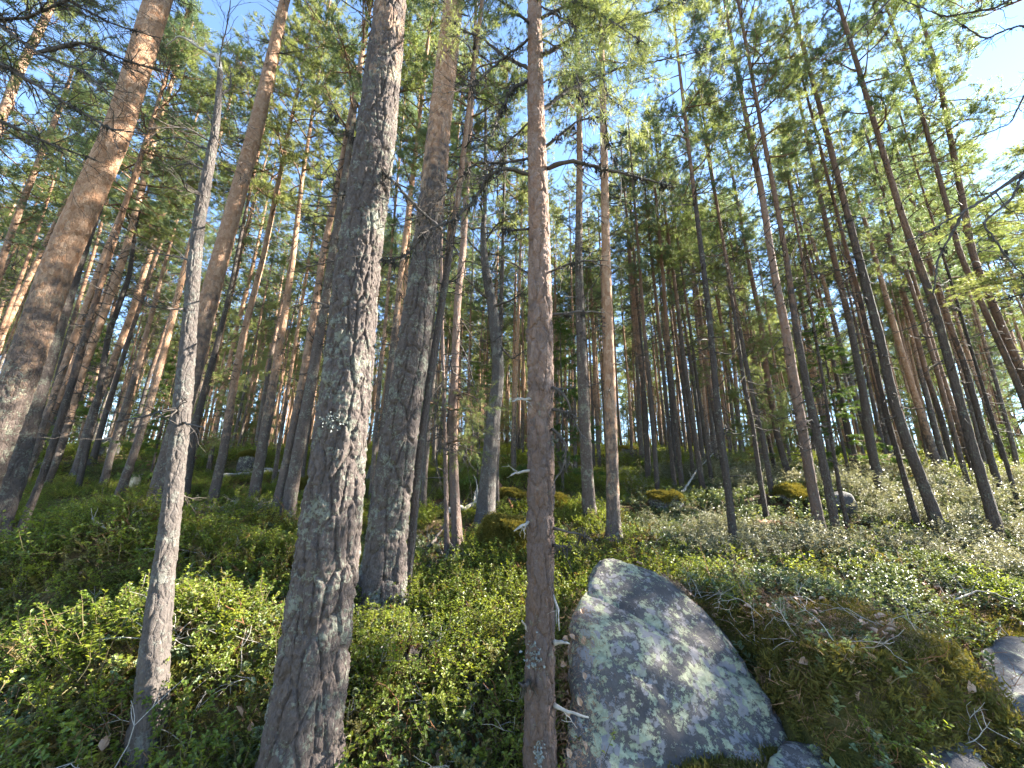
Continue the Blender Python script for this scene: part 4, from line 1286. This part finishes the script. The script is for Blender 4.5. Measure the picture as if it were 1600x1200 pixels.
# ------------------------------------------------------------------ filler pines farther back: individuals
FILL = []
pos = np.array(TREES)[:, :2]
rng = np.random.default_rng(77)
TRK = []
for k in range(5):
    zs = np.array([-0.4, 0, 1.3, 4, 8, 13.0])
    dev = rng.normal(size=(6, 2)) * 0.05
    dev[:2] = 0
    rad = np.array([0.105, 0.095, 0.082, 0.07, 0.05, 0.015])
    TRK.append(trunk_mesh('trunk', np.cumsum(dev, 0), rad, zs, 9, 0.3, M['bark' if k else 'bark_dark'], 0, seed=200 + k))
SUNNY = [ground(px_, py_) + Vector((0, 0, 0.2)) for px_, py_ in ((300, 885), (380, 900), (60, 1030), (330, 1035), (400, 950), (360, 810), (480, 740), (200, 780),
         (1250, 830), (1330, 820), (1420, 830), (1500, 830), (1580, 820), (1400, 780), (1550, 780), (1200, 830), (1100, 820), (1500, 1050), (1450, 1100), (1000, 750), (1100, 860))]
SUNNY += [at(px_, py_, Y_) for px_, py_, Y_ in ((97, 400, 4.6), (187, 200, 4.6), (60, 600, 4.6), (140, 300, 4.6), (20, 700, 5), (400, 200, 5.2), (340, 420, 5.2), (700, 60, 3.35), (690, 160, 3.35),
          (460, 640, 7.5), (420, 600, 7.8), (240, 600, 8), (120, 600, 7), (590, 100, 2.05), (838, 300, 2.0), (950, 500, 5.5))]


def in_sun_gap(x, y, h=13.0, r=1.15):
    z = h1(x, y)
    hx, hy = SUNV.x, SUNV.y
    hl = math.hypot(hx, hy)
    for p_ in SUNNY:
        dx, dy_ = x - p_.x, y - p_.y
        t = (dx * hx + dy_ * hy) / hl
        if t < 0.5:
            continue
        off = abs(dx * hy - dy_ * hx) / hl
        zz_ = p_.z + t * SUNV.z / hl
        if off < r and z + h * 0.42 < zz_ < z + h * 1.1:
            return True
    return False


tries, QUOTA = 0, {}
while len(FILL) < 128 and tries < 9000:
    tries += 1
    d = 8.5 + 21 * rng.uniform() ** 0.7
    az = math.radians(rng.uniform(-58, 58))
    x, y = d * math.sin(az), d * math.cos(az)
    u = x / y
    # keep the ground on the near right a little more open
    dmin = 11 if u > -0.2 else 11
    bin_ = int((math.degrees(az) + 58) / 116 * 12)
    if y < dmin * 0.8 or abs(u) > 1.55 or QUOTA.get(bin_, 0) >= 14:
        continue
    q = np.hypot(pos[:, 0] - x, pos[:, 1] - y).min()
    if q < 0.9 + 0.012 * d:
        continue
    if FILL and np.hypot(np.array(FILL)[:, 0] - x, np.array(FILL)[:, 1] - y).min() < 1.0 + 0.012 * d:
        continue
    if d < 19 and in_sun_gap(x, y):
        continue
    FILL.append((x, y))
    QUOTA[bin_] = QUOTA.get(bin_, 0) + 1


def filler(x, y, k, label, group, hs=None, cl=None, wide=None):
    z = h1(x, y)
    root = thing('pine_tree', label, 'pine tree', (x, y, z), group, rng.uniform(0, 6.28))
    hs = hs or rng.uniform(0.78, 1.22)
    root.rotation_euler = (rng.normal() * 0.025, rng.normal() * 0.025, rng.uniform(0, 6.28))
    t = link('trunk', TRK[k % 5], root)
    rs = hs * rng.uniform(0.62, 1.15)
    t.scale = (rs, rs, hs)
    t['orange_from'] = float(rng.uniform(1.0, 5.0))
    cl = cl or rng.uniform(0.30, 0.46)
    zc = 13.0 * hs * (1 - cl)
    c = link('crown', CROWNS[int(rng.integers(0, 6))], root, (0.06, 0, zc))
    sz = 13.0 * hs * cl / 7.0
    sr = wide or rng.uniform(0.75, 1.05)
    c.scale = (sr, sr, sz)
    d_ = link('dead_twigs', TWIGS[k % 4], root, (0.05, 0, max(0.3, zc - 3.6)), kind='stuff')
    d_.scale = (1, 1, min(1.0, (zc - 0.3) / 3.6))
    d_.rotation_euler = (0, 0, rng.uniform(0, 6.28))


tries = 0
while len(FILL) < 158 and tries < 4000:
    tries += 1
    d, az = rng.uniform(13, 25), math.radians(rng.uniform(2, 53))
    x, y = d * math.sin(az), d * math.cos(az)
    if np.hypot(pos[:, 0] - x, pos[:, 1] - y).min() < 0.9 or np.hypot(np.array(FILL)[:, 0] - x, np.array(FILL)[:, 1] - y).min() < 1.1:
        continue
    FILL.append((x, y))
ORD = ('first second third fourth fifth sixth seventh eighth ninth tenth eleventh twelfth thirteenth fourteenth fifteenth sixteenth '
       'seventeenth eighteenth nineteenth twentieth twenty-first twenty-second twenty-third twenty-fourth twenty-fifth twenty-sixth '
       'twenty-seventh twenty-eighth twenty-ninth thirtieth').split()
FILL.sort(key=lambda q_: q_[0] / q_[1])
cnt = {}
for k, (x, y) in enumerate(FILL):
    u = x / y
    if y > 16:
        zone, lab = 'distant', 'distant thin pine in the crowded stand towards the skyline'
    else:
        zone = 'left' if u < -0.45 else 'middle' if u < 0.25 else 'right'
        n_ = cnt.get(zone, 0)
        cnt[zone] = n_ + 1
        lab = 'thin background pine behind the %s trunks, %s from the left of these' % (zone, ORD[n_] if n_ < 30 else 'last')
    filler(x, y, k, lab, 'thin pines in the background, ' + zone)

YOUNG = []
while len(YOUNG) < 10:
    d, az = rng.uniform(11, 34), math.radians(rng.uniform(-56, 56))
    x, y = d * math.sin(az), d * math.cos(az)
    if y < 9 or min(math.hypot(x - a, y - b) for a, b in FILL + YOUNG + [tuple(p_) for p_ in pos]) < 0.7:
        continue
    YOUNG.append((x, y))
    root = thing('young_pine', 'young bushy pine filling the gap between taller distant trunks', 'pine tree', (x, y, h1(x, y)), 'young pines between the distant trunks', rng.uniform(0, 6.28))
    hs = rng.uniform(0.35, 0.6)
    t = link('trunk', TRK[1], root)
    t.scale = (hs * 0.8, hs * 0.8, hs * 0.95)
    t['orange_from'] = 3.0
    c = link('crown', CROWNS[int(rng.integers(0, 6))], root, (0, 0, 13 * hs * 0.12))
    c.scale = (0.85, 0.85, 13 * hs * 0.86 / 7.0)

# young pines added outside the right edge so their crowns shade the boulder
filler(6.95, 3.85, 0, 'bushy young pine added outside the right edge to shade the boulder, nearer of two', 'pines added outside the picture for shade', 0.44, 0.56, 1.05)
filler(8.3, 4.35, 3, 'bushy young pine added outside the right edge to shade the boulder, farther of two', 'pines added outside the picture for shade', 0.5, 0.56, 1.0)

# ------------------------------------------------------------------ scattering: things nobody could count
def source_collection(name, meshes):
    c = bpy.data.collections.new(name)
    for k, me in enumerate(meshes):
        c.objects.link(bpy.data.objects.new('%s_%02d' % (name, k), me))
    return c


def scatter(name, label, pts, rots, scl, idx, coll, **props):
    me = bpy.data.meshes.new(name)
    n = len(pts)
    me.vertices.add(n)
    me.vertices.foreach_set('co', np.asarray(pts, np.float32).ravel())
    a = me.attributes.new('rot', 'FLOAT_VECTOR', 'POINT')
    a.data.foreach_set('vector', np.asarray(rots, np.float32).ravel())
    a = me.attributes.new('scl', 'FLOAT_VECTOR', 'POINT')
    scl = np.asarray(scl, np.float32)
    if scl.ndim == 1:
        scl = np.repeat(scl[:, None], 3, 1)
    a.data.foreach_set('vector', scl.ravel())
    a = me.attributes.new('pick', 'INT', 'POINT')
    a.data.foreach_set('value', np.asarray(idx, np.int32))
    o = link(name, me, None, None, label=label, kind='stuff', **props)
    ng = bpy.data.node_groups.new(name, 'GeometryNodeTree')
    ng.interface.new_socket('Geometry', in_out='INPUT', socket_type='NodeSocketGeometry')
    ng.interface.new_socket('Geometry', in_out='OUTPUT', socket_type='NodeSocketGeometry')
    gi, gout = ng.nodes.new('NodeGroupInput'), ng.nodes.new('NodeGroupOutput')
    iop = ng.nodes.new('GeometryNodeInstanceOnPoints')
    ci = ng.nodes.new('GeometryNodeCollectionInfo')
    ci.inputs['Collection'].default_value = coll
    ci.inputs['Separate Children'].default_value = True
    ci.inputs['Reset Children'].default_value = True
    iop.inputs['Pick Instance'].default_value = True

    def attr(nm, typ):
        nd = ng.nodes.new('GeometryNodeInputNamedAttribute')
        nd.data_type = typ
        nd.inputs['Name'].default_value = nm
        return [s_ for s_ in nd.outputs if s_.enabled and s_.name == 'Attribute'][0]
    e2r = ng.nodes.new('FunctionNodeEulerToRotation')
    L = ng.links.new
    L(attr('rot', 'FLOAT_VECTOR'), e2r.inputs[0])
    L(e2r.outputs[0], iop.inputs['Rotation'])
    L(attr('scl', 'FLOAT_VECTOR'), iop.inputs['Scale'])
    L(attr('pick', 'INT'), iop.inputs['Instance Index'])
    L(gi.outputs[0], iop.inputs['Points'])
    L(ci.outputs[0], iop.inputs['Instance'])
    L(iop.outputs[0], gout.inputs[0])
    md = o.modifiers.new('scatter', 'NODES')
    md.node_group = ng
    return o


def shrub_mesh(seed, leafmat, stems=7, h=0.24, leaves=13, L=0.021, W=0.013, spread=0.5, twig=2, up=0.3, rosette=False):
    rng = np.random.default_rng(seed)
    mb = MB()
    for k in range(stems):
        az = rng.uniform(0, 6.283)
        hh = h * rng.uniform(0.6, 1.15)
        b0 = np.array([rng.normal() * 0.05, rng.normal() * 0.05, -0.02])
        st = wander(b0, (math.cos(az) * spread, math.sin(az) * spread, 1), hh, 5, rng, 0.18, 0.04)
        mb.tube(st, np.linspace(0.0022, 0.001, len(st)), 3, 0)
        axes = [st]
        for q in range(twig):
            i = int(rng.integers(2, 5))
            tw = wander(st[i], (st[i] - st[i - 1]) / np.linalg.norm(st[i] - st[i - 1]) + rng.normal(size=3) * 0.6, hh * rng.uniform(0.25, 0.5), 4, rng, 0.2, 0.05)
            mb.tube(tw, np.linspace(0.0014, 0.0007, len(tw)), 3, 0)
            axes.append(tw)
        for ax in axes:
            nl = leaves if ax is st else leaves // 2 + 1
            for e in range(nl):
                t = rng.uniform(0.35, 1.0) if ax is st else rng.uniform(0.15, 1.0)
                if rosette:
                    t = 1 - (1 - t) * 0.6
                x = t * (len(ax) - 1)
                i = min(len(ax) - 2, int(x))
                pp = ax[i] + (ax[i + 1] - ax[i]) * (x - i)
                a2 = rng.uniform(0, 6.283)
                dd = np.array([math.cos(a2), math.sin(a2), up + rng.normal() * 0.3])
                nr = np.array([rng.normal() * 0.35, rng.normal() * 0.35, 1.0])
                sz = rng.uniform(0.65, 1.2)
                leaf(mb, pp, dd, nr, L * sz, W * sz, 1)
    return mb.mesh('shrub', [M['stem'], M[leafmat]], False)


def moss_mesh(seed, mat, n=150, r=0.075, L=0.028):
    rng = np.random.default_rng(seed)
    a, q = rng.uniform(0, 6.283, n), r * np.sqrt(rng.uniform(0, 1, n))
    p = np.stack([q * np.cos(a), q * np.sin(a), np.full(n, -0.008)], 1)
    d = np.stack([rng.normal(size=n) * 0.6, rng.normal(size=n) * 0.6, np.ones(n)], 1)
    d /= np.linalg.norm(d, axis=1)[:, None]
    s_ = np.cross(d, rng.normal(size=(n, 3)))
    s_ /= np.linalg.norm(s_, axis=1)[:, None]
    ln = L * rng.uniform(0.5, 1.2, n)[:, None]
    v = np.stack([p - s_ * 0.002, p + s_ * 0.002, p + d * ln * 0.6 + s_ * 0.003, p + d * ln], 1).reshape(-1, 3)
    k = np.arange(n)[:, None] * 4
    f = np.concatenate([k + np.array([[0, 1, 2]]), k + np.array([[0, 2, 3]])])
    mb = MB()
    mb.add(v, f, 0)
    return mb.mesh('moss_tuft', [M[mat]], False)


def litter_mesh(seed):
    rng = np.random.default_rng(seed)
    mb = MB()
    for k in range(46):
        p0 = np.array([rng.normal() * 0.07, rng.normal() * 0.07, rng.uniform(0.004, 0.02)])
        a = rng.uniform(0, 6.283)
        d = np.array([math.cos(a), math.sin(a), rng.normal() * 0.12]) * rng.uniform(0.03, 0.06)
        s_ = np.array([-math.sin(a), math.cos(a), 0]) * 0.0012
        mb.add([p0 - s_, p0 + s_, p0 + d], [[0, 1, 2]], 0)
    if seed % 2:
        a = rng.uniform(0, 6.283)
        leaf(mb, np.array([0, 0, 0.02]), np.array([math.cos(a), math.sin(a), 0.1]), np.array([0.2, 0.1, 1]), 0.045, 0.03, 1, 0.4)
    return mb.mesh('litter', [M['litter'], M['dryleaf']], False)


def grass_mesh(seed):
    rng = np.random.default_rng(seed)
    mb = MB()
    for k in range(16):
        a = rng.uniform(0, 6.283)
        st = wander((rng.normal() * 0.02, rng.normal() * 0.02, -0.01), (math.cos(a) * 0.5, math.sin(a) * 0.5, 1), rng.uniform(0.08, 0.22), 4, rng, 0.12, -0.18)
        s_ = np.array([-math.sin(a), math.cos(a), 0]) * 0.0014
        for i in range(4):
            mb.add([st[i] - s_, st[i] + s_, st[i + 1]], [[0, 1, 2]], 0)
    return mb.mesh('grass_tuft', [M['grass']], False)


def stem_mesh(seed):
    rng = np.random.default_rng(seed)
    mb = MB()
    for k in range(5):
        a = rng.uniform(0, 6.283)
        st = wander((rng.normal() * 0.05, rng.normal() * 0.05, 0), (math.cos(a), math.sin(a), rng.uniform(0.3, 1.6)), rng.uniform(0.14, 0.34), 6, rng, 0.25, -0.05)
        mb.tube(st, np.linspace(0.0022, 0.0009, len(st)), 3, 0)
        for q in range(3):
            i = int(rng.integers(2, 6))
            tw = wander(st[i], (st[i] - st[i - 1]) / np.linalg.norm(st[i] - st[i - 1]) + rng.normal(size=3) * 0.7, rng.uniform(0.04, 0.1), 3, rng, 0.2)
            mb.tube(tw, np.linspace(0.0013, 0.0007, len(tw)), 3, 0)
    return mb.mesh('dead_stems', [M['pale_dead' if seed % 2 else 'rot']], False)


STM = source_collection('dead_stem_source', [stem_mesh(510 + k) for k in range(4)])
BIL = source_collection('bilberry_source', [shrub_mesh(400 + k, 'bil' if k < 5 else 'bil2', 10, 0.22, 17, 0.0165, 0.0108) for k in range(6)])
LING = source_collection('lingonberry_source', [shrub_mesh(420 + k, 'ling', 6, 0.15, 13, 0.024, 0.014, 0.7, 1, 0.45) for k in range(4)])
TEA = source_collection('marsh_tea_source', [shrub_mesh(440 + k, 'tea', 7, 0.34, 18, 0.036, 0.009, 0.45, 2, 0.35, True) for k in range(4)])
MOSS = source_collection('moss_source', [moss_mesh(460 + k, 'moss' if k < 2 else 'mossy') for k in range(3)])
LIT = source_collection('litter_source', [litter_mesh(480 + k) for k in range(4)])
GRS = source_collection('grass_source', [grass_mesh(490 + k) for k in range(3)])

TB = np.array(TREES)
from mathutils.bvhtree import BVHTree
RB = []
for o in COL.objects:
    if o.type == 'MESH' and o.get('category') in ('boulder', 'rock'):
        L_ = Vector(o.location)
        vs = [v.co + L_ for v in o.data.vertices]
        a_ = np.array([v[:] for v in vs])
        RB.append((BVHTree.FromPolygons(vs, [p_.vertices[:] for p_ in o.data.polygons]), a_.min(0), a_.max(0)))


def on_rock(x, y, z, margin=0.0):
    hit = np.zeros(len(x), bool)
    for t_, lo, hi in RB:
        for k in np.nonzero((x > lo[0]) & (x < hi[0]) & (y > lo[1]) & (y < hi[1]))[0]:
            r_ = t_.ray_cast(Vector((x[k], y[k], z[k] + 4)), Vector((0, 0, -1)))[0]
            if r_ is not None and r_.z > z[k] + margin:
                hit[k] = True
    return hit


def wedge(n, r0, r1, seed, umax=1.75):
    g = np.random.default_rng(seed)
    r = np.sqrt(g.uniform(r0 * r0, r1 * r1, n))
    a = g.uniform(-1.05, 1.05, n)
    return r * np.sin(a), r * np.cos(a), g


def keep_clear(x, y, low=False):
    k = np.ones(len(x), bool)
    for (a, b, r_) in TB:
        k &= np.hypot(x - a, y - b) > r_ + 0.02
    k &= np.hypot(x, y) > 1.35
    if not low:
        k &= ~((x > 0.12) & (x < 1.25) & (y < 2.0))
    k &= ~on_rock(x, y, H(x, y))
    return k


def slope_rot(x, y, g, tilt=0.6):
    e = 0.05
    gx_ = (H(x + e, y) - H(x - e, y)) / (2 * e)
    gy_ = (H(x, y + e) - H(x, y - e)) / (2 * e)
    # lean with the slope, then any spin
    return np.stack([np.arctan(gy_) * tilt, -np.arctan(gx_) * tilt, g.uniform(0, 6.283, len(x))], 1)


def lay(name, label, coll, nvar, n, r0, r1, seed, dens, s0, s1, tilt=0.5, zoff=0.0, weights=None, **props):
    x, y, g = wedge(n, r0, r1, seed)
    k = keep_clear(x, y, coll in (MOSS, LIT, GRS)) & (g.uniform(size=n) < dens(x, y))
    x, y = x[k], y[k]
    z = H(x, y) + zoff
    sc_ = g.uniform(s0, s1, len(x))
    idx = g.choice(nvar, len(x), p=weights) if weights is not None else g.integers(0, nvar, len(x))
    return scatter(name, label, np.stack([x, y, z], 1), slope_rot(x, y, g, tilt), sc_, idx, coll, **props)


def ledge(x, y):
    """the mossy ledge by the boulder, where little grows"""
    return sstep(0.7, 1.0, x) * (1 - sstep(1.9, 2.6, x + 0.5 * vnoise(x * 2, y * 2, 3))) * (1 - sstep(3.2, 4.0, y))


def d_bil(x, y):
    u = x / np.maximum(y, 0.3)
    side = 1 - 0.93 * sstep(0.15, 0.55, u + 0.35 * vnoise(x * 0.8, y * 0.8, 61))
    p = sstep(-0.22, 0.08, fbm(x * 1.1, y * 1.1, 62, 3))
    return side * np.maximum(0.06 + 0.94 * p, 0.4 * (1 - sstep(2.6, 3.4, y)))


def d_ling(x, y):
    u = x / np.maximum(y, 0.3)
    side = sstep(0.1, 0.5, u + 0.35 * vnoise(x * 0.8, y * 0.8, 61))
    p = sstep(-0.22, 0.12, fbm(x * 1.3, y * 1.3, 66, 3))
    return side * (0.12 + 0.88 * p) * (1 - 0.62 * ledge(x, y))


def d_tea(x, y):
    u = x / np.maximum(y, 0.3)
    side = sstep(0.25, 0.6, u + 0.3 * vnoise(x * 0.7, y * 0.7, 69)) * sstep(3.2, 4.2, y + 0.4 * x * 0)
    p = sstep(-0.25, 0.1, fbm(x * 0.8, y * 0.8, 70, 3))
    return side * p


wb = [0.18, 0.18, 0.18, 0.18, 0.17, 0.11]
lay('bilberry_undergrowth', 'bright green bilberry shrubs carpeting the near slope', BIL, 6, 9500, 1.3, 7.0, 1, d_bil, 0.45, 1.4, weights=wb)
lay('bilberry_undergrowth', 'bilberry shrubs spreading back among the middle trunks', BIL, 6, 9500, 7.0, 16, 2, d_bil, 0.9, 1.45, weights=wb)
lay('bilberry_undergrowth', 'distant low shrubs on the crest between the trunks', BIL, 6, 9000, 16, 46, 3, lambda x, y: 0.25 + 0.75 * sstep(-0.2, 0.1, fbm(x * 0.4, y * 0.4, 64, 3)), 2.0, 3.4, weights=wb)
lay('lingonberry_undergrowth', 'glossy lingonberry shrubs around and beyond the big boulder', LING, 4, 9500, 1.3, 7.5, 4, d_ling, 0.7, 1.3)
lay('lingonberry_undergrowth', 'sunlit lingonberry shrubs under the right pines', LING, 4, 8000, 7.5, 18, 5, d_ling, 1.2, 2.0)
lay('marsh_tea_shrubs', 'brownish narrow-leaved shrubs on the right slope', TEA, 4, 3600, 3.2, 9.5, 6, d_tea, 0.7, 1.2)
lay('marsh_tea_shrubs', 'narrow-leaved shrubs farther up the right slope', TEA, 4, 3600, 9.5, 22, 7, d_tea, 1.2, 2.0)
lay('moss_carpet', 'short golden green moss between the shrubs', MOSS, 3, 23000, 1.3, 6.0, 8, lambda x, y: 0.25 + 0.75 * np.maximum(ledge(x, y), sstep(-0.1, 0.2, fbm(x, y, 91, 3))), 0.8, 1.5, 1.0, weights=[0.42, 0.42, 0.16])
lay('needle_litter', 'brown fallen needles and dry leaves on the moss', LIT, 4, 5200, 1.3, 6.5, 9, lambda x, y: 0.45 + 0.55 * ledge(x, y), 0.8, 1.4, 1.0, 0.012)
lay('dead_grass', 'thin dry grass tufts on the mossy ledge', GRS, 3, 1500, 1.3, 6.5, 10, lambda x, y: 0.12 + 0.6 * ledge(x, y), 0.6, 1.2)

lay('lingonberry_undergrowth', 'small dark lingonberry sprigs mixed into the bilberry on the left', LING, 4, 2600, 1.3, 6.5, 14, lambda x, y: (1 - sstep(0.0, 0.4, x / np.maximum(y, 0.3))) * sstep(-0.1, 0.15, fbm(x * 1.4, y * 1.4, 77, 3)), 0.7, 1.2)
lay('dead_shrub_stems', 'dry grey and rusty stems standing among the bilberry', STM, 4, 1500, 1.3, 8.0, 12, lambda x, y: 0.6 + 0 * x, 0.7, 1.3)

# the wood beyond the crest, seen only as a mass between the trunks
g = np.random.default_rng(5)
far = []
for k in range(3):
    mb = MB()
    zz = np.array([-0.5, 4, 9, 14.0])
    mb.tube(np.stack([zz * 0.01, zz * 0, zz], 1), np.array([0.095, 0.08, 0.055, 0.015]), 6, 0)
    cm = CROWNS[k * 2]
    co = np.empty(len(cm.vertices) * 3, np.float32)
    cm.vertices.foreach_get('co', co)
    co = co.reshape(-1, 3)
    fi = np.empty(len(cm.polygons) * 3, np.int32)
    cm.polygons.foreach_get('vertices', fi)
    mi_ = np.empty(len(cm.polygons), np.int32)
    cm.polygons.foreach_get('material_index', mi_)
    mb.v.append(co * np.array([1.25, 1.25, 0.9]) + np.array([0, 0, 7.9]))
    mb.f.append(fi.reshape(-1, 3) + mb.n)
    mb.m.append(mi_ + 1)
    mb.n += len(co)
    far.append(mb.mesh('far_pine', [M['bark'], M['limb'], M['needle']]))
mb = MB()
zz = np.array([-0.3, 2, 4.5])
mb.tube(np.stack([zz * 0.01, zz * 0, zz], 1), np.array([0.05, 0.035, 0.01]), 5, 0)
cm = CROWNS[1]
co = np.empty(len(cm.vertices) * 3, np.float32)
cm.vertices.foreach_get('co', co)
fi = np.empty(len(cm.polygons) * 3, np.int32)
cm.polygons.foreach_get('vertices', fi)
mi_ = np.empty(len(cm.polygons), np.int32)
cm.polygons.foreach_get('material_index', mi_)
mb.v.append(co.reshape(-1, 3) * np.array([1.1, 1.1, 0.65]) + np.array([0, 0, 0.2]))
mb.f.append(fi.reshape(-1, 3) + mb.n)
mb.m.append(mi_ + 1)
mb.n += len(co) // 3
far.append(mb.mesh('far_young_pine', [M['bark'], M['limb'], M['needle']]))
FAR = source_collection('far_pine_source', far)
n = 1250
a = g.uniform(-1.0, 1.0, n)
r = np.sqrt(g.uniform(24 ** 2, 90 ** 2, n))
x, y = r * np.sin(a), r * np.cos(a)
ok = np.array([min((p_[0] - a_) ** 2 + (p_[1] - b_) ** 2 for p_ in FILL) > 1.0 for a_, b_ in zip(x, y)])
x, y = x[ok], y[ok]
n = len(x)
scatter('distant_forest', 'far-off pine wood filling the gaps on the crest', np.stack([x, y, H(x, y)], 1),
        np.stack([g.normal(size=n) * 0.03, g.normal(size=n) * 0.03, g.uniform(0, 6.283, n)], 1), g.uniform(0.8, 1.3, n), g.choice(4, n, p=[0.26, 0.26, 0.26, 0.22]), FAR)

# brown needles and moss caught on the boulder's top and flank
bo = [o for o in COL.objects if str(o.get('label', '')).startswith('big foreground boulder')][0]
pts_, rot_ = [], []
g = np.random.default_rng(8)
VB = np.array([v_.co[:] for v_ in bo.data.vertices]) + np.array(bo.location)
NB = np.array([v_.normal[:] for v_ in bo.data.vertices])
CBm = (VB - np.array(EYE)) @ np.array(RM)
QX, QY = 800 + F * CBm[:, 0] / -CBm[:, 2], 600 - F * CBm[:, 1] / -CBm[:, 2]
wob = 25 * vnoise(QX / 25.0, QY / 25.0, 4)
top_ = (QY < 985) & (NB[:, 2] > 0.62) & (QY < (QX - 1000) * 0.55 + 890 + wob)
left = (QX < 915 + wob) & (QY > 900)
uu = g.uniform(size=len(VB))
for k in np.nonzero((VB[:, 2] > H(VB[:, 0], VB[:, 1]) - 0.02) & ((top_ & (uu < 0.16)) | (left & (uu < 0.12))))[0]:
    n_ = Vector(NB[k])
    pts_.append(tuple(VB[k] + NB[k] * 0.004))
    e_ = Vector((0, 0, 1)).rotation_difference(n_).to_euler()
    rot_.append((e_.x, e_.y, e_.z + g.uniform(-0.6, 0.6)))
if pts_:
    n = len(pts_)
    scatter('needle_litter', 'brown needles caught on the top and flank of the big boulder', pts_, rot_, g.uniform(0.6, 1.0, n), g.integers(0, 4, n), LIT)

# moss cushions on the mossy stones
pts_, rot_ = [], []
for o in ROCKS:
    if o.data.materials[0] not in (M['rock_gold'], M['rock_moss']):
        continue
    gold = o.data.materials[0] == M['rock_gold']
    me = o.data
    VB = np.array([v_.co[:] for v_ in me.vertices]) + np.array(o.location)
    NB = np.array([v_.normal[:] for v_ in me.vertices])
    k_ = np.nonzero(NB[:, 2] > (0.15 if gold else 0.6))[0]
    if len(k_) == 0:
        continue
    for k in g.choice(k_, min(len(k_) * 2, 420)):
        n_ = Vector(NB[k])
        pts_.append(tuple(VB[k] + g.normal(size=3) * 0.015))
        e_ = Vector((0, 0, 1)).rotation_difference(n_).to_euler()
        rot_.append((e_.x, e_.y, e_.z))
n = len(pts_)
scatter('moss_cushions', 'golden moss cushions growing over the mossy stones', pts_, rot_, g.uniform(0.9, 1.6, n), g.choice(3, n, p=[0.15, 0.15, 0.7]), MOSS)
